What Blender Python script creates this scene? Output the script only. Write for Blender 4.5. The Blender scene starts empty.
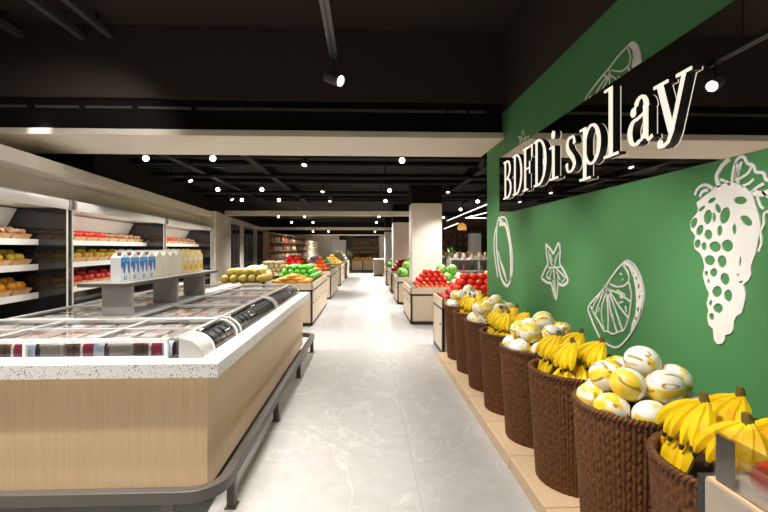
import bpy, bmesh, math, random
from mathutils import Vector, Matrix
PI = math.pi
rnd = random.Random(7)
SC = bpy.context.scene
COL = SC.collection

# ------------------------------------------------------------------ camera, world, exposure
YAW = math.atan(18 / 450)
cam_d = bpy.data.cameras.new('camera'); cam = bpy.data.objects.new('camera', cam_d); COL.objects.link(cam)
cam_d.sensor_width = 36.0; cam_d.lens = 450 / 768 * 36; cam_d.shift_y = -8 / 768
cam_d.clip_start = 0.05; cam_d.clip_end = 200
cam.location = (0, 0, 1.55); cam.rotation_euler = (PI / 2, 0, -YAW)
SC.camera = cam
world = bpy.data.worlds.new('world'); SC.world = world; world.use_nodes = True
world.node_tree.nodes['Background'].inputs[0].default_value = (1.0, 0.93, 0.85, 1)
world.node_tree.nodes['Background'].inputs[1].default_value = 0.15
SC.view_settings.view_transform = 'Standard'; SC.view_settings.look = 'None'
SC.view_settings.exposure = 0.0; SC.view_settings.gamma = 1.0; SC.view_settings.use_curve_mapping = False

WARM = (1.0, 0.86, 0.70)
NEUT = (1.0, 0.94, 0.87)
def area_light(loc, sx, sy, power, color=NEUT, spread=120):
    l = bpy.data.lights.new('added_area_light', 'AREA'); l.shape = 'RECTANGLE'; l.size = sx; l.size_y = sy
    l.energy = power; l.color = color; l.spread = math.radians(spread)
    o = bpy.data.objects.new('added_area_light', l); COL.objects.link(o); o.location = loc; return o
def spot_light(loc, target, power, angle=60, blend=0.6, color=NEUT, size=0.05):
    l = bpy.data.lights.new('track_or_added_spot', 'SPOT'); l.energy = power; l.color = color
    l.spot_size = math.radians(angle); l.spot_blend = blend; l.shadow_soft_size = size
    o = bpy.data.objects.new('track_or_added_spot', l); COL.objects.link(o); o.location = loc
    d = Vector(target) - Vector(loc); o.rotation_euler = d.to_track_quat('-Z', 'Y').to_euler(); return o
# added area lights, unseen above the frame, giving the front hall soft base light
area_light((-1.0, 1.6, 4.1), 1.2, 5.0, 66, NEUT, 62)
area_light((-2.8, 1.8, 4.1), 1.0, 4.0, 60, NEUT, 62)
# track spots of the front hall, on the track down the aisle and over the produce wall
for y, tx, p in ((0.2, 1.5, 190), (1.4, 1.55, 235), (2.6, 1.55, 210), (3.9, 1.55, 185), (4.9, 1.65, 190)):
    spot_light((-0.33, y, 3.3), (tx, y + (0.9 if y > 4.5 else 0.25), 0.88), p * 1.16, 49, 0.75)
for y in (0.9, 2.1, 3.4, 4.7):
    spot_light((-0.33, y, 3.3), (0.15, y + 0.4, 0), 80, 70, 0.8)
for x in (-2.6, -1.5):
    spot_light((x, 1.95, 3.4), (x, 2.45, 0.5), 170, 70, 0.5)
for x, y in ((-1.6, 3.8), (-1.6, 5.4), (-2.5, 4.4)):
    spot_light((x, y, 3.6 if y < 5 else 2.8), (x, y + 0.2, 0.9), 34, 70, 0.7)
spot_light((-2.2, 4.0, 3.6), (-4.05, 6.2, 1.9), 95, 80, 0.7)  # added spot without a fixture, brightens the fridge canopies
spot_light((-0.33, 3.0, 3.3), (-2.0, 4.6, 1.3), 80, 60, 0.7)  # added spot that brightens the cartons on the freezer shelf
spot_light((-3.85, 5.30, 3.40), (-3.85, 5.46, 2.905), 45, 30, 0.1)

# ------------------------------------------------------------------ materials
def base(name, color, rough=0.5, metal=0.0, spec=0.5):
    m = bpy.data.materials.new(name); m.use_nodes = True
    b = m.node_tree.nodes['Principled BSDF']
    b.inputs['Base Color'].default_value = (*color, 1); b.inputs['Roughness'].default_value = rough
    b.inputs['Metallic'].default_value = metal; b.inputs['Specular IOR Level'].default_value = spec
    m.diffuse_color = (*color, 1)
    return m
class NT:
    def __init__(s, m): s.m = m; s.t = m.node_tree; s.b = s.t.nodes['Principled BSDF']
    def n(s, kind, **kw):
        x = s.t.nodes.new(kind)
        for k, v in kw.items(): setattr(x, k, v)
        return x
    def l(s, a, b): s.t.links.new(a, b)
    def coord(s, scale=(1, 1, 1), rnd_off=False, loc=(0, 0, 0), rot=(0, 0, 0)):
        tc = s.n('ShaderNodeTexCoord'); mp = s.n('ShaderNodeMapping')
        mp.inputs['Scale'].default_value = scale; mp.inputs['Location'].default_value = loc; mp.inputs['Rotation'].default_value = rot
        if rnd_off:
            oi = s.n('ShaderNodeObjectInfo'); a = s.n('ShaderNodeVectorMath', operation='ADD'); mu = s.n('ShaderNodeMath', operation='MULTIPLY')
            mu.inputs[1].default_value = 37.0; s.l(oi.outputs['Random'], mu.inputs[0]); s.l(tc.outputs['Object'], a.inputs[0]); s.l(mu.outputs[0], a.inputs[1])
            s.l(a.outputs[0], mp.inputs[0])
        else: s.l(tc.outputs['Object'], mp.inputs[0])
        return mp.outputs[0]
    def noise(s, vec, scale=5, detail=3, rough=0.5, dist=0.0):
        x = s.n('ShaderNodeTexNoise'); x.inputs['Scale'].default_value = scale; x.inputs['Detail'].default_value = detail
        x.inputs['Roughness'].default_value = rough; x.inputs['Distortion'].default_value = dist
        s.l(vec, x.inputs['Vector']); return x.outputs['Fac']
    def ramp(s, fac, stops, interp='LINEAR'):
        r = s.n('ShaderNodeValToRGB'); r.color_ramp.interpolation = interp; e = r.color_ramp.elements
        while len(e) < len(stops): e.new(0.5)
        for k, (p, c) in enumerate(stops): e[k].position = p; e[k].color = (*c, 1) if len(c) == 3 else c
        s.l(fac, r.inputs[0]); return r.outputs[0]
    def mix(s, fac, a, b, blend='MIX'):
        x = s.n('ShaderNodeMix', data_type='RGBA', blend_type=blend)
        for v, i in ((fac, 0), (a, 6), (b, 7)):
            if hasattr(v, 'is_output'): s.l(v, x.inputs[i])
            else: x.inputs[i].default_value = v if i == 0 else (*v, 1)
        return x.outputs[2]
    def math(s, op, a, b=None):
        x = s.n('ShaderNodeMath', operation=op)
        for v, i in ((a, 0), (b, 1)):
            if v is None: continue
            if hasattr(v, 'is_output'): s.l(v, x.inputs[i])
            else: x.inputs[i].default_value = v
        return x.outputs[0]
    def color(s, out): s.l(out, s.b.inputs['Base Color'])
    def bump(s, h, strength=0.3, dist=0.01):
        x = s.n('ShaderNodeBump'); x.inputs['Strength'].default_value = strength; x.inputs['Distance'].default_value = dist
        s.l(h, x.inputs['Height']); s.l(x.outputs[0], s.b.inputs['Normal'])
def noisy(name, c1, c2, scale=6, rough=0.5, stretch=(1, 1, 1), detail=3, spec=0.5, lo=0.35, hi=0.65, rnd_off=False, bump=0.0):
    m = base(name, c1, rough, 0, spec); t = NT(m)
    f = t.noise(t.coord(stretch, rnd_off), scale, detail)
    t.color(t.ramp(f, [(lo, c1), (hi, c2)]))
    if bump: t.bump(f, bump)
    return m
def emit(name, color, strength):
    m = base(name, color, 0.4); b = m.node_tree.nodes['Principled BSDF']
    b.inputs['Emission Color'].default_value = (*color, 1); b.inputs['Emission Strength'].default_value = strength
    return m
def glass(name, tint=(1, 1, 1), refl=0.10, rough=0.02):
    m = bpy.data.materials.new(name); m.use_nodes = True; t = m.node_tree; t.nodes.remove(t.nodes['Principled BSDF'])
    tr = t.nodes.new('ShaderNodeBsdfTransparent'); tr.inputs[0].default_value = (*tint, 1)
    gl = t.nodes.new('ShaderNodeBsdfGlossy'); gl.inputs['Roughness'].default_value = rough
    lw = t.nodes.new('ShaderNodeLayerWeight'); lw.inputs[0].default_value = 0.25
    mu = t.nodes.new('ShaderNodeMath'); mu.operation = 'MULTIPLY_ADD'; mu.inputs[1].default_value = refl * 2; mu.inputs[2].default_value = refl * 0.4
    mx = t.nodes.new('ShaderNodeMixShader')
    t.links.new(lw.outputs['Fresnel'], mu.inputs[0]); t.links.new(mu.outputs[0], mx.inputs[0])
    t.links.new(tr.outputs[0], mx.inputs[1]); t.links.new(gl.outputs[0], mx.inputs[2])
    t.links.new(mx.outputs[0], t.nodes['Material Output'].inputs[0])
    return m
# floor stone
m_floor = base('floor_stone', (0.6, 0.59, 0.57), 0.42, 0, 0.4); t = NT(m_floor)
v = t.coord((1, 1, 1))
n1 = t.noise(v, 0.9, 6, 0.6, 1.0); n2 = t.noise(v, 7, 6, 0.65)
c = t.mix(t.ramp(n2, [(0.3, (0, 0, 0)), (0.75, (1, 1, 1))]), (0.41, 0.402, 0.39), (0.50, 0.492, 0.48))
vn = t.math('ABSOLUTE', t.math('SUBTRACT', t.noise(t.coord((1.5, 0.6, 1), rot=(0, 0, 0.7)), 1.1, 5, 0.55, 0.9), 0.5))
c = t.mix(t.ramp(vn, [(0.0, (0.38, 0.38, 0.38)), (0.014, (0, 0, 0))]), c, (0.68, 0.67, 0.655))
vn2 = t.math('ABSOLUTE', t.math('SUBTRACT', t.noise(t.coord((0.8, 1.2, 1), rot=(0, 0, -0.5), loc=(5, 3, 0)), 2.6, 7, 0.6, 1.2), 0.5))
c = t.mix(t.ramp(vn2, [(0.0, (0.22, 0.22, 0.22)), (0.012, (0, 0, 0))]), c, (0.33, 0.32, 0.31))
bk = t.n('ShaderNodeTexBrick', offset=0.0); bk.inputs['Scale'].default_value = 1.0; bk.inputs['Mortar Size'].default_value = 0.0028
bk.inputs['Brick Width'].default_value = 1.2; bk.inputs['Row Height'].default_value = 2.4; bk.inputs['Mortar Smooth'].default_value = 0.3
t.l(t.coord((1, 1, 1), loc=(-0.335 + 1.2, -3.98 + 4.8, 0)), bk.inputs['Vector'])
c = t.mix(bk.outputs['Fac'], c, (0.33, 0.32, 0.31)); t.color(c)
# terrazzo
m_terrazzo = base('terrazzo', (0.75, 0.74, 0.72), 0.3); t = NT(m_terrazzo)
c = None
for sc_, thr, offs in ((55, 0.30, 0), (110, 0.27, 3)):
    vo = t.n('ShaderNodeTexVoronoi'); vo.inputs['Scale'].default_value = sc_
    t.l(t.coord((1, 1, 1), loc=(offs, offs, offs)), vo.inputs['Vector'])
    sep = t.n('ShaderNodeSeparateColor'); t.l(vo.outputs['Color'], sep.inputs[0])
    lim = t.math('MULTIPLY', sep.outputs[1], thr * 1.5)
    isin = t.math('LESS_THAN', vo.outputs['Distance'], lim)
    chip = t.ramp(sep.outputs[0], [(0.0, (0.09, 0.09, 0.10)), (0.25, (0.45, 0.41, 0.36)), (0.5, (0.62, 0.60, 0.57)), (0.7, (0.80, 0.79, 0.76)), (0.92, (0.35, 0.27, 0.2))], 'CONSTANT')
    c = t.mix(isin, c if c else (0.78, 0.77, 0.75), chip)
t.color(c)
def wood(name, c1, c2, stretch=(28, 28, 0.9), rough=0.45):
    m = base(name, c1, rough); t = NT(m)
    f = t.noise(t.coord(stretch), 2.2, 5, 0.6, 0.4); f2 = t.noise(t.coord(tuple(x * 3 for x in stretch)), 3.0, 2)
    t.color(t.mix(0.35, t.ramp(f, [(0.3, c1), (0.7, c2)]), t.ramp(f2, [(0.35, c1), (0.65, c2)]))); return m
m_wood = wood('oak_cladding', (0.70, 0.485, 0.27), (0.82, 0.60, 0.36))
m_wood_side = wood('pale_wood_board', (0.62, 0.50, 0.36), (0.74, 0.62, 0.47))
m_plinth = wood('plinth_wood', (0.60, 0.42, 0.25), (0.72, 0.53, 0.34), (20, 1.0, 20))
m_crate = wood('crate_wood', (0.33, 0.265, 0.205), (0.46, 0.385, 0.31), (25, 1.0, 25))  # wood darkened to carry the shade on the stand's aisle side
m_tray = wood('tray_wood', (0.60, 0.36, 0.15), (0.72, 0.46, 0.22), (3, 3, 25))
m_rack = wood('rack_wood', (0.13, 0.072, 0.040), (0.21, 0.12, 0.07), (10, 1, 10))
m_rail = base('bronze_grey_metal', (0.092, 0.081, 0.070), 0.45, 0.2)
m_grey = base('grey_metal', (0.36, 0.345, 0.33), 0.4, 0.2)
m_black = base('black_metal', (0.022, 0.021, 0.020), 0.45)
m_blackg = base('black_gloss_panel', (0.012, 0.012, 0.012), 0.08, 0.0, 0.8)
m_white = base('white_metal', (0.86, 0.85, 0.83), 0.35)
m_lid = base('pale_grey_metal', (0.50, 0.49, 0.47), 0.3)
m_fridge = base('white_enamel', (0.74, 0.73, 0.71), 0.35)
m_cream = base('cream_paint', (0.76, 0.69, 0.58), 0.6)
m_column = noisy('column_render', (0.76, 0.71, 0.63), (0.80, 0.75, 0.67), 3, 0.6)
m_wall = base('warm_white_wall', (0.70, 0.64, 0.56), 0.6)
m_brown = base('dark_brown_paint', (0.046, 0.035, 0.027), 0.7, 0, 0.1)
m_ceil = base('black_ceiling', (0.009, 0.0075, 0.0065), 0.7, 0, 0.08)
m_pipe = base('dark_pipe', (0.008, 0.007, 0.006), 0.6, 0, 0.1)
m_green = noisy('green_paint', (0.080, 0.262, 0.095), (0.084, 0.270, 0.099), 2, 0.55, spec=0.3)
m_decal = noisy('white_decal', (0.88, 0.86, 0.82), (0.92, 0.90, 0.86), 12, 0.6)
m_mirror = base('dark_mirror', (0.80, 0.77, 0.73), 0.015, 1.0)
m_letter = base('letter_black', (0.012, 0.011, 0.010), 0.4)
m_face = emit('letter_face_glow', (0.5, 0.462, 0.39), 1.75)  # emission put in to keep the cream letter faces evenly bright
m_lens = emit('lamp_lens', (1.0, 0.95, 0.88), 14)
m_led = emit('led_line', (1.0, 0.95, 0.88), 2.5)
m_trackg = base('track_grey', (0.10, 0.094, 0.088), 0.4, 0.3)
m_toe = base('toe_kick_tile', (0.05, 0.05, 0.05), 0.3); t = NT(m_toe)
bk = t.n('ShaderNodeTexBrick', offset=0.0); bk.inputs['Brick Width'].default_value = 0.18; bk.inputs['Row Height'].default_value = 0.6; bk.inputs['Mortar Size'].default_value = 0.004; bk.inputs['Scale'].default_value = 1
bk.inputs['Color1'].default_value = (0.055, 0.052, 0.05, 1); bk.inputs['Color2'].default_value = (0.048, 0.046, 0.044, 1); bk.inputs['Mortar'].default_value = (0.012, 0.012, 0.012, 1)
t.l(t.coord((1, 1, 1), rot=(PI / 2, 0, 0)), bk.inputs['Vector']); t.color(bk.outputs['Color'])
m_wicker = base('wicker', (0.10, 0.04, 0.015), 0.45, 0, 0.3); t = NT(m_wicker)
f = t.noise(t.coord((40, 40, 60)), 1.0, 3, 0.6); t.color(t.ramp(f, [(0.25, (0.075, 0.026, 0.008)), (0.5, (0.13, 0.048, 0.015)), (0.75, (0.21, 0.088, 0.03))]))
m_liner = base('dark_basket_liner', (0.035, 0.018, 0.008), 0.8)
# fruit
m_melon = base('streaked_melon_skin', (0.85, 0.83, 0.76), 0.35); t = NT(m_melon)
v = t.coord((1.0, 1.0, 0.35), True)
f = t.noise(v, 9, 2.0, 0.5, 1.2); g = t.noise(v, 26, 2, 0.5, 0.8)
f2 = t.noise(t.coord((1, 1, 0.16), True, (9, 4, 2)), 21, 1.5, 0.5, 1.0)
c = t.mix(t.ramp(f, [(0.485, (0, 0, 0)), (0.55, (1, 1, 1))]), (0.86, 0.84, 0.77), t.ramp(g, [(0.4, (0.88, 0.56, 0.015)), (0.62, (0.82, 0.68, 0.10))]))
c = t.mix(t.ramp(f2, [(0.59, (0, 0, 0)), (0.64, (1, 1, 1))]), c, (0.40, 0.235, 0.03)); t.color(c)
m_banana = base('banana_skin', (0.85, 0.62, 0.01), 0.5, 0, 0.3); t = NT(m_banana)
f = t.noise(t.coord((1, 1, 1), True), 11, 3); t.color(t.ramp(f, [(0.3, (0.80, 0.44, 0.004)), (0.55, (0.90, 0.62, 0.006)), (0.75, (0.92, 0.70, 0.014))]))
m_btip = base('banana_tip', (0.045, 0.025, 0.008), 0.7)
m_bcrown = base('banana_crown', (0.16, 0.11, 0.02), 0.7)
def fruit(name, c1, c2, rough=0.3, scale=9, spec=0.5, stretch=(1, 1, 1)): return noisy(name, c1, c2, scale, rough, stretch, 3, spec, 0.3, 0.7, True)
m_tomato = fruit('tomato_skin', (0.74, 0.020, 0.008), (0.86, 0.055, 0.018), 0.22)
m_orangered = fruit('orange_red_skin', (0.72, 0.09, 0.01), (0.80, 0.20, 0.02), 0.3)
m_apple = fruit('red_apple_skin', (0.55, 0.012, 0.010), (0.76, 0.10, 0.04), 0.22, 14, stretch=(1, 1, 0.25))
m_orange = fruit('orange_peel', (0.84, 0.30, 0.015), (0.88, 0.40, 0.03), 0.4)
m_lemon = fruit('lemon_peel', (0.84, 0.58, 0.03), (0.90, 0.72, 0.08), 0.4)
m_mush = fruit('mushroom_cap', (0.22, 0.07, 0.03), (0.66, 0.42, 0.28), 0.5, 16)
m_redfruit = fruit('deep_red_skin', (0.62, 0.016, 0.012), (0.78, 0.04, 0.02), 0.25)
m_water = base('watermelon_rind', (0.12, 0.38, 0.05), 0.35); t = NT(m_water)
wv = t.n('ShaderNodeTexWave', wave_type='BANDS', bands_direction='X'); wv.inputs['Scale'].default_value = 6; wv.inputs['Distortion'].default_value = 3.5; wv.inputs['Detail'].default_value = 2
t.l(t.coord((1, 1, 1), True), wv.inputs['Vector']); t.color(t.ramp(wv.outputs['Fac'], [(0.3, (0.06, 0.26, 0.03)), (0.6, (0.30, 0.60, 0.13))]))
m_papaya = fruit('yellow_green_melon', (0.40, 0.33, 0.045), (0.64, 0.48, 0.075), 0.4, 7)
m_carrot = fruit('carrot_skin', (0.84, 0.30, 0.012), (0.90, 0.48, 0.03), 0.45)
m_pepper = fruit('green_pepper_skin', (0.06, 0.40, 0.02), (0.16, 0.58, 0.05), 0.25)
m_dkgreen = fruit('dark_green_leaf', (0.03, 0.17, 0.02), (0.10, 0.34, 0.05), 0.5)
m_purple = fruit('aubergine_skin', (0.035, 0.008, 0.03), (0.08, 0.015, 0.05), 0.2)
m_cabbage = fruit('pale_cabbage', (0.60, 0.66, 0.36), (0.74, 0.76, 0.52), 0.5)
m_mango = fruit('mango_skin', (0.80, 0.36, 0.02), (0.88, 0.55, 0.05), 0.35)
m_potato = fruit('tan_skin', (0.42, 0.30, 0.14), (0.55, 0.42, 0.22), 0.6)
m_liner2 = base('tray_liner_dark', (0.10, 0.075, 0.05), 0.7)
# packaging
def pk(name, c, r=0.35): return base(name, c, r)
P = {k: pk('pack_' + k, c) for k, c in dict(white=(0.60, 0.58, 0.56), cream=(0.46, 0.38, 0.31), tan=(0.32, 0.22, 0.15), pink=(0.50, 0.29, 0.28), magenta=(0.26, 0.012, 0.06), brown=(0.085, 0.038, 0.03), grey=(0.22, 0.20, 0.185), black=(0.018, 0.017, 0.017), blue=(0.40, 0.48, 0.62), dblue=(0.05, 0.10, 0.25), orange=(0.66, 0.20, 0.05), red=(0.55, 0.05, 0.04), green=(0.15, 0.30, 0.12), lilac=(0.42, 0.36, 0.42)).items()}
m_carton = base('carton_white', (0.88, 0.89, 0.90), 0.35)
m_cartonc = base('carton_cream', (0.90, 0.88, 0.76), 0.4)
m_cblue = base('carton_blue', (0.03, 0.16, 0.58), 0.35); m_clight = base('carton_sky_blue', (0.06, 0.36, 0.75), 0.35)
m_cyel = noisy('carton_yellow', (0.88, 0.60, 0.08), (0.90, 0.80, 0.50), 30, 0.35); m_ccap = base('cap_brown', (0.30, 0.13, 0.06), 0.4)
m_corange = base('carton_orange_fruit', (0.75, 0.38, 0.03), 0.4)
m_glass = glass('clear_glass', (0.97, 0.98, 0.98), 0.10)
m_acryl = glass('clear_acrylic', (0.95, 0.94, 0.92), 0.22)
m_darkglass = base('dark_window_glass', (0.025, 0.025, 0.028), 0.1)
m_bin_refl = base('bin_reflection', (0.55, 0.53, 0.50), 0.22, 1.0)
m_bottle = base('bottle_glass', (0.05, 0.09, 0.03), 0.15); m_jar = base('jar_cream', (0.50, 0.40, 0.31), 0.4); m_jarr = base('jar_red', (0.42, 0.06, 0.05), 0.35)
m_wicklamp = emit('pendant_weave', (0.75, 0.36, 0.08), 0.7)

# ------------------------------------------------------------------ mesh helpers
class MB:
    def __init__(s): s.v = []; s.f = []; s.m = []
    def add(s, vs, fs, mi=0):
        o = len(s.v); s.v += [tuple(p) for p in vs]; s.f += [tuple(o + i for i in f) for f in fs]; s.m += [mi] * len(fs); return s
    def box(s, x0, x1, y0, y1, z0, z1, mi=0):
        return s.add([(x, y, z) for x in (x0, x1) for y in (y0, y1) for z in (z0, z1)],
                     [(0, 1, 3, 2), (4, 6, 7, 5), (0, 4, 5, 1), (2, 3, 7, 6), (0, 2, 6, 4), (1, 5, 7, 3)], mi)
    def prism(s, poly, a0, a1, axis='y', mi=0):
        n = len(poly)
        def P3(p, a): return {'y': (p[0], a, p[1]), 'x': (a, p[0], p[1]), 'z': (p[0], p[1], a)}[axis]
        vs = [P3(p, a0) for p in poly] + [P3(p, a1) for p in poly]
        return s.add(vs, [tuple(range(n)), tuple(range(2 * n - 1, n - 1, -1))] + [(i, (i + 1) % n, n + (i + 1) % n, n + i) for i in range(n)], mi)
    def sweep(s, pts, rad, n=8, caps=True, mi=0, flat=1.0):
        pts = [Vector(p) for p in pts]; k = len(pts)
        if not hasattr(rad, '__len__'): rad = [rad] * k
        vs = []; up = Vector((0, 0, 1)); pu = None
        for i in range(k):
            tg = (pts[min(i + 1, k - 1)] - pts[max(i - 1, 0)]).normalized()
            if pu is None: a = up if abs(tg.z) < 0.9 else Vector((1, 0, 0)); u = tg.cross(a).normalized()
            else: u = (pu - tg * pu.dot(tg)).normalized()
            pu = u; w = tg.cross(u)
            for j in range(n):
                th = 2 * PI * j / n; vs.append(pts[i] + u * (rad[i] * math.cos(th)) + w * (rad[i] * flat * math.sin(th)))
        fs = [(i * n + j, i * n + (j + 1) % n, (i + 1) * n + (j + 1) % n, (i + 1) * n + j) for i in range(k - 1) for j in range(n)]
        if caps: fs += [tuple(range(n - 1, -1, -1)), tuple(range((k - 1) * n, k * n))]
        return s.add(vs, fs, mi)
    def lathe(s, prof, n=24, c=(0, 0, 0), mi=0, caps=True):
        vs = [(c[0] + r * math.cos(2 * PI * j / n), c[1] + r * math.sin(2 * PI * j / n), c[2] + z) for r, z in prof for j in range(n)]
        k = len(prof)
        fs = [(i * n + j, i * n + (j + 1) % n, (i + 1) * n + (j + 1) % n, (i + 1) * n + j) for i in range(k - 1) for j in range(n)]
        if caps: fs += [tuple(range(n - 1, -1, -1)), tuple(range((k - 1) * n, k * n))]
        return s.add(vs, fs, mi)
    def ball(s, r=1, c=(0, 0, 0), sc=(1, 1, 1), n=12, k=8, mi=0, dent=0.0):
        prof = []
        for i in range(k + 1):
            a = -PI / 2 + PI * i / k; rr = max(math.cos(a), 0.02); zz = math.sin(a)
            zz -= dent * math.exp(-(rr / 0.35) ** 2) * (1 if zz > 0 else -0.6)
            prof.append((rr, zz))
        o = len(s.v); s.lathe(prof, n, (0, 0, 0), mi)
        for i in range(o, len(s.v)):
            x, y, z = s.v[i]; s.v[i] = (c[0] + x * r * sc[0], c[1] + y * r * sc[1], c[2] + z * r * sc[2])
        return s
    def mesh(s, name, mats, smooth=True, angle=40):
        me = bpy.data.meshes.new(name); me.from_pydata(s.v, [], s.f)
        for m in (mats if isinstance(mats, (list, tuple)) else [mats]): me.materials.append(m)
        me.polygons.foreach_set('material_index', s.m)
        b = bmesh.new(); b.from_mesh(me); bmesh.ops.recalc_face_normals(b, faces=b.faces); b.to_mesh(me); b.free()
        if smooth:
            me.polygons.foreach_set('use_smooth', [True] * len(me.polygons)); me.set_sharp_from_angle(angle=math.radians(angle))
        me.update(); return me
    def build(s, name, mats, parent=None, bevel=0.0, smooth=True, angle=40):
        o = bpy.data.objects.new(name, s.mesh(name, mats, smooth, angle)); COL.objects.link(o)
        if parent is not None: o.parent = parent; KIDS.setdefault(parent, []).append(o)
        if bevel:
            md = o.modifiers.new('bevel', 'BEVEL'); md.width = bevel; md.segments = 2; md.limit_method = 'ANGLE'; md.angle_limit = math.radians(50)
        return o
KIDS = {}
def tag(o, label, cat=None, group=None, kind=None):
    o['label'] = label
    if cat: o['category'] = cat
    if group: o['group'] = group
    if kind: o['kind'] = kind
    return o
def thing(name, label, cat, loc=(0, 0, 0), rz=0.0, group=None):
    o = bpy.data.objects.new(name, None); COL.objects.link(o); o.empty_display_size = 0.1
    o.location = loc; o.rotation_euler = (0, 0, rz); return tag(o, label, cat, group)
def struct(mb, name, mat, label, bevel=0.0, parent=None):
    o = mb.build(name, mat, parent, bevel); o['kind'] = 'structure'; o['label'] = label; o['category'] = 'room'; return o
def dup(o, loc=None, rot=None, scale=None, label=None, group=None, parent=None):
    c = o.copy(); COL.objects.link(c)
    if parent is not None: c.parent = parent; KIDS.setdefault(parent, []).append(c)
    if loc is not None: c.location = loc
    if rot is not None: c.rotation_euler = rot
    if scale is not None: c.scale = scale
    if label: c['label'] = label
    if group: c['group'] = group
    for ch in list(KIDS.get(o, [])): dup(ch, parent=c)
    return c
def part_label(o, label): o['label'] = label; return o
ORD = ['first', 'second', 'third', 'fourth', 'fifth', 'sixth', 'seventh', 'eighth', 'ninth', 'tenth', 'eleventh', 'twelfth', 'thirteenth', 'fourteenth', 'fifteenth', 'sixteenth'] + ['%dth' % i if i % 10 not in (1, 2, 3) else '%d%s' % (i, {1: 'st', 2: 'nd', 3: 'rd'}[i % 10]) for i in range(17, 60)]
PROTO = {}
def copy_of(key, make, loc, rot=(0, 0, 0), scale=(1, 1, 1), label='', cat='', group=None):
    """First use builds the thing, every later use copies it."""
    if key not in PROTO:
        o = make(); PROTO[key] = o; o.location = loc; o.rotation_euler = rot; o.scale = scale; tag(o, label, cat, group)
    else:
        o = dup(PROTO[key], loc, rot, scale, label, group)
        o['category'] = cat
        if not group and 'group' in o: del o['group']
    return o
def rr(a, b): return rnd.uniform(a, b)
# ------------------------------------------------------------------ the room
WX = 1.70                                   # face of the green produce wall
struct(MB().box(-12, 12, -3, 36, -0.1, 0.0), 'floor', m_floor, 'pale grey stone floor with fine white veins')
struct(MB().box(-12, WX + 0.25, -3, 5.5, 4.22, 4.35), 'ceiling', m_brown, 'dark brown ceiling of the front hall')
struct(MB().box(-12, 12, 5.75, 36, 3.25, 3.4), 'ceiling', m_ceil, 'black open ceiling over the long shop hall')
# dark header over the opening, black recess, thin aluminium trim, cream soffit
struct(MB().box(-12, WX, 5.50, 5.75, 3.35, 4.22), 'beam', m_brown, 'dark brown bulkhead above the opening')
struct(MB().box(-12, WX, 5.56, 5.75, 2.975, 3.35), 'beam', m_ceil, 'black band between bulkhead and cream soffit')
b = MB()
for x0, x1 in ((-6.0, -4.06), (-3.95, -3.45), (-3.36, -2.82), (-2.74, -2.12), (-2.05, -1.45), (-1.43, 1.0), (1.03, 1.25), (1.28, 1.48)): b.box(x0, x1, 5.53, 5.56, 3.228, 3.256)
struct(b, 'trim_1', m_trackg, 'thin metal strip along the black band')
struct(MB().box(-12, WX, 5.47, 6.6, 2.895, 2.97), 'soffit_beam', m_cream, 'wide cream soffit over the opening', 0.004)
# produce wall
struct(MB().box(WX, WX + 0.25, -3, 6.264, 0, 3.225), 'wall_right', m_green, 'green produce wall with white fruit drawings')
struct(MB().box(WX, WX + 0.25, -3, 5.75, 3.225, 4.22), 'wall_upper', m_brown, 'dark brown wall above the green wall')
struct(MB().box(WX - 0.004, WX, -3, 5.665, 1.972, 2.69), 'trim_2', m_mirror, 'dark mirror band across the green wall')
# fridge line: P1 at the second post, running slightly left of the aisle
PHI = math.radians(5.2)
P1 = Vector((-4.02, 6.27, 0)); UD = Vector((-math.sin(PHI), math.cos(PHI), 0)); VD = Vector((-math.cos(PHI), -math.sin(PHI), 0))
def FP(u, v, z=0): return P1 + UD * u + VD * v + Vector((0, 0, z))
def slab(u0, u1, v0, v1, z0, z1, mb=None):
    mb = mb or MB(); c = [FP(u0, v0), FP(u1, v0), FP(u1, v1), FP(u0, v1)]
    return mb.prism([(p.x, p.y) for p in c], z0, z1, 'z')
struct(slab(-9.5, 26, 0.92, 1.05, 0, 4.2), 'wall_left', m_wall, 'left wall of the hall behind the fridges')
fa = slab(-9.5, 7.75, -0.02, 0.95, 2.49, 2.655)
struct(fa, 'soffit', m_wall, 'beige bulkhead running above the wall fridges')
struct(slab(-9.5, 7.75, 0.30, 0.93, 2.2, 2.49), 'wall_above', m_wall, 'recessed wall between fridge canopies and bulkhead')
struct(slab(0.75, 26, 0.05, 0.93, 2.66, 3.25), 'wall_dark', m_ceil, 'black wall strip above the bulkhead')
struct(slab(7.72, 8.75, -0.12, 0.93, 0, 2.68), 'pillar', m_wall, 'beige pillar at the end of the wall fridges')
struct(slab(8.7, 22, 0.0, 0.93, 0, 2.68), 'wall_left', m_wall, 'beige wall with three tall dark windows')
def line_u(px):                             # where a sight line meets the fridge line
    a = (px - 384) / 450; c, s = math.cos(YAW), math.sin(YAW)
    r0 = P1.x * c - P1.y * s; d0 = P1.x * s + P1.y * c; ru = UD.x * c - UD.y * s; du = UD.x * s + UD.y * c
    return (a * d0 - r0) / (ru - a * du)
WIN = ((10.62, 12.20), (13.25, 15.55), (17.1, 20.3))
for k, (u0, u1) in enumerate(WIN):
    w = slab(u0, u1, -0.03, 0.0, 0.12, 2.45)
    o = struct(w, 'window_%d' % (k + 1), m_black, ORD[k] + ' tall black window in the beige wall')
    g = slab(u0 + 0.12, u1 - 0.12, -0.04, -0.03, 0.2, 2.37); go = g.build('pane', m_darkglass, o)
    mu = MB()
    um = (u0 + u1) / 2; slab(um - 0.02, um + 0.02, -0.06, -0.04, 0.2, 2.37, mu)
    for z in (0.9, 1.6): slab(u0 + 0.12, u1 - 0.12, -0.06, -0.04, z, z + 0.04, mu)
    mu.build('muntin', m_trackg, o)
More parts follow.
